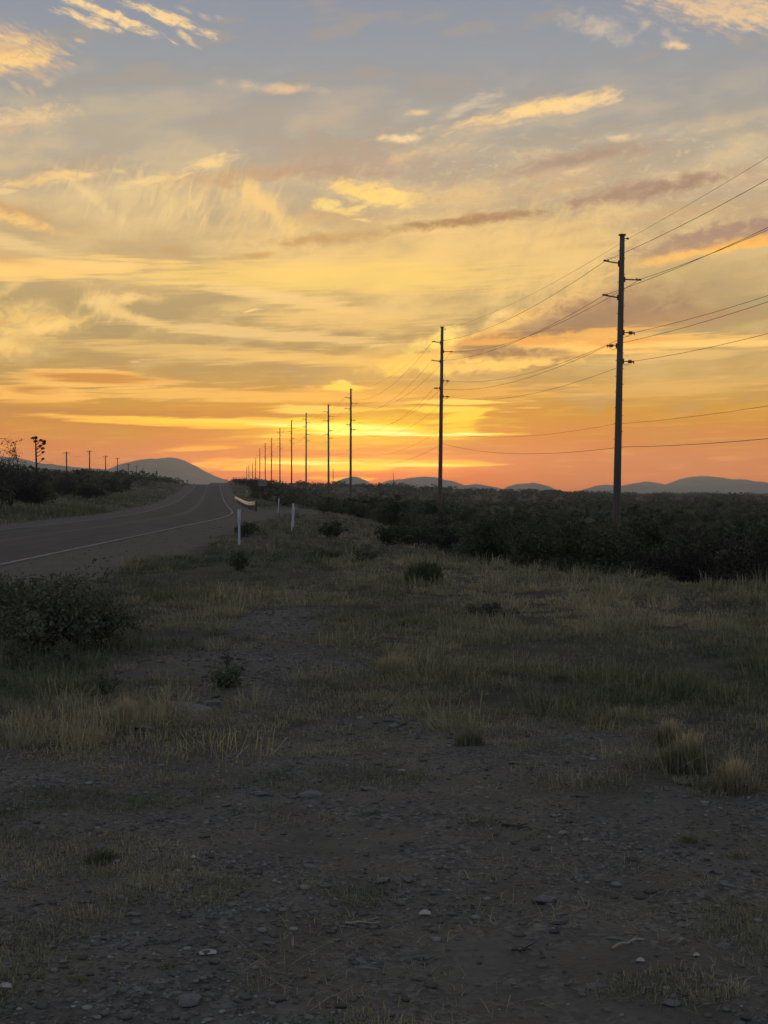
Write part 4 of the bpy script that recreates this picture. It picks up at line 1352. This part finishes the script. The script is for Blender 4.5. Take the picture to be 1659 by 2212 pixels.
    for a in aa:
        l_ = g.uniform(.8, 1.1); e_ = g.uniform(.3, 1.2)
        d = np.array([math.cos(a) * math.cos(e_), math.sin(a) * math.cos(e_), math.sin(e_)])
        sd = np.array([-math.sin(a), math.cos(a), 0]) * .07
        rows += [-sd, sd, d * l_ * .6 + sd * .8, d * l_ * .6 - sd * .8, d * l_]
    co = np.array(rows) + np.array([0, 0, .1])
    b0 = np.arange(26)[:, None] * 5
    hp.put(co, b0 + np.array([[0, 1, 2, 3]]), b0 + np.array([[3, 2, 4]]), np.full(len(co), .5))
    new_obj('leaf_rosette', hp.mesh('leaf_rosette'), MAT['pale_leaf'], root)


# ------------------------------------------------------------------ plants one can point at in the foreground
def tussock(px, py, w_px, h_px, n, tint, label, cat='grass clump', mat='grass', lean=.45, name='grass_clump', head=None, width=.005):
    x, y = at(px, py)
    g = np.random.default_rng(int(px * 7 + py))
    w, h = w_px / F * y, h_px / F * y
    root = tag(empty(name, (x, y, H(x, y))), label, cat)
    k = 60
    a, r = g.uniform(0, 6.28, k), np.sqrt(g.uniform(0, 1, k)) * w * .36
    hh = h * (1.05 - .5 * (r / (w * .36)) ** 2)
    hp = Heap()
    hp.put(*blades(r * np.cos(a), r * np.sin(a), np.full(k, -.01), max(3, n // k), hh, np.full(k, w * .09), np.full(k, width), np.full(k, tint), lean, int(px)))
    new_obj('blades', hp.mesh('blades'), MAT[mat], root)
    if head:
        hp = Heap()
        kk = 26
        a, r = g.uniform(0, 6.28, kk), np.sqrt(g.uniform(0, 1, kk)) * w * .22
        hp.put(*blades(r * np.cos(a), r * np.sin(a), np.full(kk, h * .25), 9, np.full(kk, h * .85), np.full(kk, w * .05), np.full(kk, width * .9), np.full(kk, head), lean * .6, int(px) + 1))
        new_obj('dry_tops', hp.mesh('dry_tops'), MAT['grass'], root)
    return root


def build_plants():
    tussock(1487, 1668, 120, 88, 1500, .34, 'largest grass clump in the right foreground, olive with straw coloured tops', head=.95)
    tussock(1592, 1716, 105, 72, 1100, .50, 'straw topped grass clump in front of the largest one, near the right edge', head=1.0)
    tussock(1446, 1612, 80, 60, 700, .36, 'ragged olive grass clump just behind the largest one at the right', head=.8)
    tussock(855, 1452, 110, 52, 1000, .72, 'straw coloured grass mound in the middle of the verge')
    tussock(1015, 1612, 78, 40, 600, .22, 'low dark green grass clump at the upper edge of the bare gravel')
    tussock(1640, 1450, 90, 60, 800, .25, 'dark grass clump at the right edge, level with the straw coloured mound')
    tussock(270, 1562, 36, 74, 300, .85, 'pale dry upright grass tuft at the left of the stony patch', lean=.25)
    tussock(916, 1258, 92, 62, 1100, .02, 'dark green spiky clump of long leaves on the verge', 'spiky plant', 'grass', .5, 'spiky_plant', width=.02)
    tussock(160, 2147, 64, 20, 420, .30, 'flat green grass tuft near the bottom left corner', mat='grass', lean=1.0)
    tussock(362, 2118, 48, 18, 360, .25, 'small green grass tuft just below the white paper scrap', lean=1.0)
    tussock(40, 1932, 78, 22, 420, .45, 'yellowish grass tuft at the left edge of the gravel', lean=1.0)
    tussock(1490, 1830, 50, 24, 320, .28, 'small rounded green tuft above the pair of pale stones at right', lean=.8)
    tussock(1600, 1856, 70, 24, 380, .40, 'spreading green tuft at the right edge above the pale stones', lean=.9)
    tussock(215, 1868, 90, 40, 420, .12, 'dim green weed patch left of the white glinting scrap', lean=.8)
    # leafy plants
    G, P_ = (MAT['green_leaf'], MAT['twig']), (MAT['pale_leaf'], MAT['twig'])
    x, y = at(120, 1412)
    o = shrub('bush', .84, 1.75, 15, 8000, .026, P_, 201, .75, low=.02, twigs=9, crad=.25)
    tag(place(o, x, y), 'large dark green leafy bush at the left edge in front of the road', 'bush')
    x, y = at(28, 1392)
    o = shrub('bush', .8, 1.2, 12, 4500, .026, P_, 202, .6, low=.02, twigs=9, crad=.26)
    tag(place(o, x, y), 'dark green bush cut by the left edge beside the large leafy one', 'bush')
    x, y = at(205, 1408)
    o = shrub('bush', .62, .8, 11, 2600, .024, P_, 203, .75, low=.02, twigs=9, crad=.26)
    tag(place(o, x, y), 'smaller green bush at the right side of the large leafy one', 'bush')
    for px, py, h, lab in ((30, 1452, .36, 'pale grey green weed at the left edge in front of the leafy bushes'), (140, 1442, .30, 'pale weed in front of the large leafy bush'),
                           (180, 1420, .34, 'pale flowering weed between the leafy bushes'), (225, 1500, .26, 'pale weed on the grass left of the stony patch')):
        x, y = at(px, py)
        o = shrub('weed', h, h * .8, 8, 420, .016, P_, 210 + px, .6, twigs=4, crad=.16)
        tag(place(o, x, y), lab, 'weed')
    x, y = at(488, 1482)
    o = shrub('weed', .26, .34, 9, 1000, .017, G, 221, .8, low=.05, twigs=6, crad=.24)
    tag(place(o, x, y), 'bright green leafy weed standing in the stony patch', 'weed')
    x, y = at(492, 1440)
    o = shrub('weed', .2, .12, 4, 130, .014, P_, 222, .4, low=.05, twigs=4, crad=.14)
    tag(place(o, x, y), 'thin upright weed just behind the bright green one', 'weed')
    x, y = at(516, 1236)
    o = shrub('weed', .5, .5, 9, 1000, .026, P_, 223, .35, low=.05, twigs=7, crad=.2)
    tag(place(o, x, y), 'upright green weed in the grass below the nearest white post', 'weed')
    for px, py, h, lab in ((1060, 1330, .3, 'small dark green plant in the straw coloured grass right of the spiky clump'), (790, 1212, .5, 'dark bushy plant on the verge left of the spiky clump'), (700, 1205, .4, 'dark bushy plant on the verge below the leaning white posts'),
                           ):
        x, y = at(px, py)
        o = shrub('weed', h * .75, h * 2.2, 10, 800, .028, (MAT['pale_leaf'], MAT['twig']), 230 + px, .5, low=.02, twigs=6, crad=.26)
        tag(place(o, x, y), lab, 'weed')


# ------------------------------------------------------------------ stones and scraps
ICO = None


def rock_mesh(name, seed, sub=2, rough=.28):
    import bmesh
    bm = bmesh.new()
    bmesh.ops.create_icosphere(bm, subdivisions=sub, radius=1)
    g = random.Random(seed)
    cuts = [(Vector((g.gauss(0, 1), g.gauss(0, 1), g.gauss(0, 1))).normalized(), g.uniform(.55, .92)) for _ in range(9)]
    for v in bm.verts:
        p = v.co
        for n, d in cuts:
            t = p.dot(n)
            if t > d:
                p = p - n * (t - d) * .9
        nz_ = vnoise(np.array([p.x * 2 + seed]), np.array([p.y * 2 + p.z * 3]), seed)[0] - .5
        v.co = p * (1 + rough * nz_)
    me = bpy.data.meshes.new(name)
    bm.to_mesh(me)
    bm.free()
    return me


def build_stones():
    meshes = [rock_mesh('stone', s) for s in range(14)]
    dark = [rock_mesh('stone', s) for s in range(40, 44)]
    for m in meshes: m.materials.append(MAT['stone'])
    for m in dark: m.materials.append(MAT['dark_stone'])

    def stone(px, py_base, w, h, label=None, mesh=None, darker=False):
        """w, h: size seen in the photo view"""
        x, y = at(px, py_base)
        k = rng.integers(0, 14) if mesh is None else mesh
        me = dark[k % 4] if darker else meshes[k]
        o = new_obj('stone', me)
        sx = w / F * y / 2 * 1.08
        down = EYE / y
        sz = max(.007, h / F * y / 2 * .78)
        sy = sx * rng.uniform(.6, .9)
        o.scale = (sx, sy, sz)
        o.rotation_euler = (rng.normal(0, .1), rng.normal(0, .1), rng.uniform(-.35, .35))
        o.location = (x, y + sy * .6, H(x, y + sy * .6) + sz * .45)
        tag(o, label or 'small pale stone lying loose on the dark gravel', 'stone', None if label else 'small pale stones on the gravel')
        return o
    named = [(454, 1514, 44, 13, 'flat pale stone with a dark gap under it in the stony patch', 3), (511, 1507, 23, 12, 'rounded pale stone right of the flat one in the stony patch', 5),
             (425, 1514, 18, 13, 'rough grey stone touching the left end of the flat pale stone', 7), (308, 1574, 46, 15, 'bluish grey flat stone by the dry upright tuft at left', 8), (406, 1530, 108, 10, 'long flat slab half buried just below the flat pale stone', 2),
             (556, 1497, 13, 6, 'small whitish stone at the right of the stony patch', 1), (670, 1728, 52, 21, 'largest pale stone of the group in the centre of the gravel', 4), (566, 1719, 30, 17, 'rounded grey stone left of the largest pale one', 6),
             (678, 1691, 34, 12, 'flat greenish grey stone behind the largest pale one', 9), (799, 1714, 50, 12, 'long flat bluish stone right of the largest pale one', 10), (796, 1768, 34, 18, 'dull grey stone below the long flat bluish one', 11),
             (207, 1840, 22, 19, 'dull upright stone beside the dim weed patch at left', 12), (671, 1892, 40, 15, 'smooth pale flat stone alone in the lower middle gravel', 5), (703, 1932, 26, 18, 'small grey stone below the smooth pale flat one', 0),
             (823, 1919, 46, 17, 'dull flat stone near the picture centre, right of the smooth pale one', 13), (285, 1937, 32, 11, 'pale flat stone in the left part of the lower gravel', 3), (286, 1994, 34, 10, 'flat greenish stone below another flat one at left', 8),
             (544, 2138, 14, 15, 'small round bluish stone near the bottom, right of the paper scrap', 6), (1484, 1707, 34, 11, 'pale flat stone in front of the straw topped grass clump', 4), (1535, 1714, 20, 8, 'small pale stone right of the one in front of the grass clump', 1),
             (1494, 1783, 18, 10, 'bright small stone alone at right, above the small rounded tuft', 5), (1288, 1866, 28, 10, 'smooth pale oval stone in the right half of the gravel', 7), (1535, 1891, 26, 14, 'left and flatter of the two touching pale stones at right', 9),
             (1556, 1893, 26, 18, 'right and taller of the two touching pale stones at right', 12), (1180, 1963, 60, 28, 'biggest grey angular rock lying in the lower right gravel', 13), (883, 1917, 26, 19, 'grey stone close right of the dull flat one at centre', 2),
             (1052, 1936, 22, 8, 'whitish flat chip left of the biggest angular rock', 1), (1208, 1995, 24, 7, 'whitish flat chip just below the biggest angular rock', 3), (1264, 2003, 34, 11, 'dull flat stone below and right of the biggest angular rock', 10),
             (1330, 2051, 30, 8, 'narrow flat stone above the bleached stick', 8), (1567, 2070, 42, 13, 'flat dull stone near the right edge low down', 11), (905, 2136, 32, 20, 'half light half dark stone near the bottom centre', 4),
             (1290, 2155, 46, 14, 'wide flat bluish rock near the bottom, right of centre', 9), (1460, 2175, 22, 11, 'pale stone near the bottom edge at right', 7), (1457, 2188, 46, 9, 'flat greyish stone below the pale one at the bottom right', 2),
             (1316, 2200, 22, 9, 'flat pale stone at the very bottom, right of centre', 5), (405, 2200, 60, 30, 'wide dull rock sunk in the ground at the bottom left', 13), (1580, 1925, 40, 8, 'thin flat stone below the pair of touching pale stones', 10)]
    for px, py, w, h, lab, k in named:
        stone(px, py, w, h, lab, k)
    stone(462, 1501, 26, 11, 'dark flat rock behind the flat pale stone', 1, True)
    # loose small ones
    n = 0
    while n < 200:
        py = 1410 + 800 * rng.uniform() ** .7
        px = rng.uniform(-10, 1670)
        x, y = at(px, py)
        b = float(bare(np.array([x]), np.array([y]))[0])
        if rng.uniform() > b:
            continue
        w = float(np.clip(rng.lognormal(2.45, .40), 6, 30)) * (.7 + .3 * (py - 1400) / 800)
        if rng.uniform() < .14:
            o = stone(px, py, w * 1.2, w * .5, 'small dark stone lying loose on the gravel', None, True)
            o['group'] = 'small dark stones on the gravel'
        else:
            stone(px, py, w, w * rng.uniform(.3, .6))
        n += 1
    # grit
    peb = []
    for s in range(4):
        me = rock_mesh('grit', 70 + s, 1, .35)
        co = np.empty(len(me.vertices) * 3); me.vertices.foreach_get('co', co)
        tr = np.empty(len(me.polygons) * 3, np.int32); me.polygons.foreach_get('vertices', tr)
        peb.append((co.reshape(-1, 3), tr.reshape(-1, 3)))
        bpy.data.meshes.remove(me)
    hp = Heap()
    x, y = scatter(95000, 3.8, 16, .32)
    k = rng.uniform(0, 1, len(x)) < bare(x, y) ** 1.5 * np.clip(.35 + 2.2 * (fbm(x / .9, y / .9, 88, 3) + .15), .05, 1)
    x, y = x[k], y[k]
    xs_, ys_ = rng.uniform(-3.0, .3, 9000), rng.uniform(9, 20, 9000)
    k = rng.uniform(0, 1, 9000) < bare(xs_, ys_)
    xs_, ys_ = xs_[k], ys_[k]
    x2 = rng.uniform(3.7, 6.6, 3000); y2 = rng.uniform(22, 70, 3000)
    n_f = len(x)
    x, y = np.concatenate([x, xs_, road_x(y2) + x2]), np.concatenate([y, ys_, y2])
    z = height(x, y)
    sz = np.clip(rng.lognormal(-5.25, .60, len(x)), .0025, .028) * np.clip(y / 18, 1, 1.4)
    sz[n_f:n_f + len(xs_)] *= 1.7
    for i in range(len(x)):
        co, tr = peb[i % 4]
        a = rng.uniform(0, 6.28)
        ca, sa = math.cos(a), math.sin(a)
        c2 = np.stack([(co[:, 0] * ca - co[:, 1] * sa), (co[:, 0] * sa + co[:, 1] * ca), co[:, 2] * .42], -1) * sz[i]
        hp.put(c2 + np.array([x[i], y[i], z[i] + sz[i] * .2]), None, tr, np.full(len(co), rng.beta(1.3, 2.6)))
    m = leaf_mat('grit', [(0.0, (.085, .079, .070)), (.4, (.15, .142, .13)), (1.0, (.32, .31, .29))], 0.0)
    tag(new_obj('gravel', hp.mesh('gravel'), m), kind='stuff')

    # paper scraps and sticks
    def scrap(px, py, w, h, label, seed):
        x, y = at(px, py)
        g = random.Random(seed)
        nx, ny = 7, 4
        v, f = [], []
        W, Hh = w / F * y, h / F * y
        for th in (0, .0025):
            for j in range(ny):
                for i in range(nx):
                    u, t = i / (nx - 1), j / (ny - 1)
                    v.append(((u - .5) * W + g.uniform(-.04, .04) * W, (t - .5) * W * .5 * (1 - .6 * abs(u - .5)) , Hh * (.15 + .85 * math.sin(u * 2.4 + .3) * (.35 + .65 * t)) - th))
        m = nx * ny
        for j in range(ny - 1):
            for i in range(nx - 1):
                a = j * nx + i
                f.append((a, a + 1, a + 1 + nx, a + nx)); f.append((m + a, m + a + nx, m + a + 1 + nx, m + a + 1))
        rim = [i for i in range(nx)] + [j * nx + nx - 1 for j in range(1, ny)] + [(ny - 1) * nx + i for i in range(nx - 2, -1, -1)] + [j * nx for j in range(ny - 2, 0, -1)]
        for a, b in zip(rim, rim[1:] + rim[:1]):
            f.append((a, m + a, m + b, b))
        b = MB(); b.add(v, f)
        o = b.build('paper_scrap', MAT['paper'], None, True)
        o.location = (x, y, H(x, y) + .004)
        o.rotation_euler = (0, 0, g.uniform(-.3, .3))
        tag(o, label, 'scrap')
    scrap(447, 2087, 38, 8, 'curled white paper scrap on the gravel near the bottom left', 3)
    scrap(6, 2170, 32, 9, 'white scrap at the lower left corner, cut by the picture edge', 4)
    scrap(416, 1872, 11, 7, 'tiny bright white scrap on the gravel right of the dim weed patch', 5)
    scrap(1341, 1632, 7, 5, 'tiny bright white scrap on bare dirt left of the largest grass clump', 6)
    scrap(1386, 2100, 18, 9, 'small white scrap low at right, below the bleached stick', 7)
    scrap(1508, 2090, 14, 7, 'small white scrap low at right, above the pale bottom stone', 8)
    scrap(918, 1984, 26, 12, 'torn pale scrap right of centre in the lower gravel', 9)

    def stick(px0, py0, px1, py1, r, label, mat):
        (x0, y0), (x1, y1) = at(px0, py0), at(px1, py1)
        m = MB()
        g = random.Random(px0)
        pts = []
        for i in range(7):
            t = i / 6
            x, y = x0 + (x1 - x0) * t + g.uniform(-.006, .006), y0 + (y1 - y0) * t + g.uniform(-.006, .006)
            pts.append((x - x0, y - y0, H(x, y) - H(x0, y0) + r * .7 + g.uniform(0, .012)))
        m.tube(pts, [r * (1 - .6 * i / 6) for i in range(7)], 6)
        p, d = Vector(pts[3]), (Vector(pts[4]) - Vector(pts[2])).normalized()
        m.tube([p, p + d * .05 + Vector((.012, .03, .012))], [r * .6, r * .3], 5)
        o = m.build('stick', mat, None, True)
        o.location = (x0, y0, H(x0, y0))
        tag(o, label, 'stick')
    stick(1084, 1802, 1150, 1811, .007, 'dark crooked stick lying on the gravel in the middle right', MAT['twig'])
    stick(1328, 2075, 1384, 2058, .0055, 'bleached pale stick low at the right', MAT['pale_twig'])
    stick(748, 2010, 822, 2005, .005, 'thin pale straight twig in the lower middle gravel', MAT['pale_twig'])
    stick(1108, 2078, 1150, 2075, .005, 'short dark stick beside a dry grass patch low in the gravel', MAT['twig'])


build_grass()
build_brush()
build_plants()
build_stones()


# ------------------------------------------------------------------ evening haze in the air
def build_haze(density, colour):
    m = bpy.data.materials.new('haze')
    m.use_nodes = True
    nt = m.node_tree
    nt.nodes.clear()
    o = nt.nodes.new('ShaderNodeOutputMaterial')
    v = nt.nodes.new('ShaderNodeVolumePrincipled')
    v.inputs['Color'].default_value = colour + (1,)
    v.inputs['Density'].default_value = density
    v.inputs['Anisotropy'].default_value = 0.55
    nt.links.new(v.outputs[0], o.inputs['Volume'])
    b = MB()
    b.box((0, 0, (HAZE_TOP - 8) / 2), (2 * HAZE_HALF, 2 * HAZE_HALF, HAZE_TOP + 8))
    h = b.build('haze', m)
    h.location.z = 0
    tag(h, kind='stuff')


build_haze(HAZE, (0.84, 0.94, 1.0))
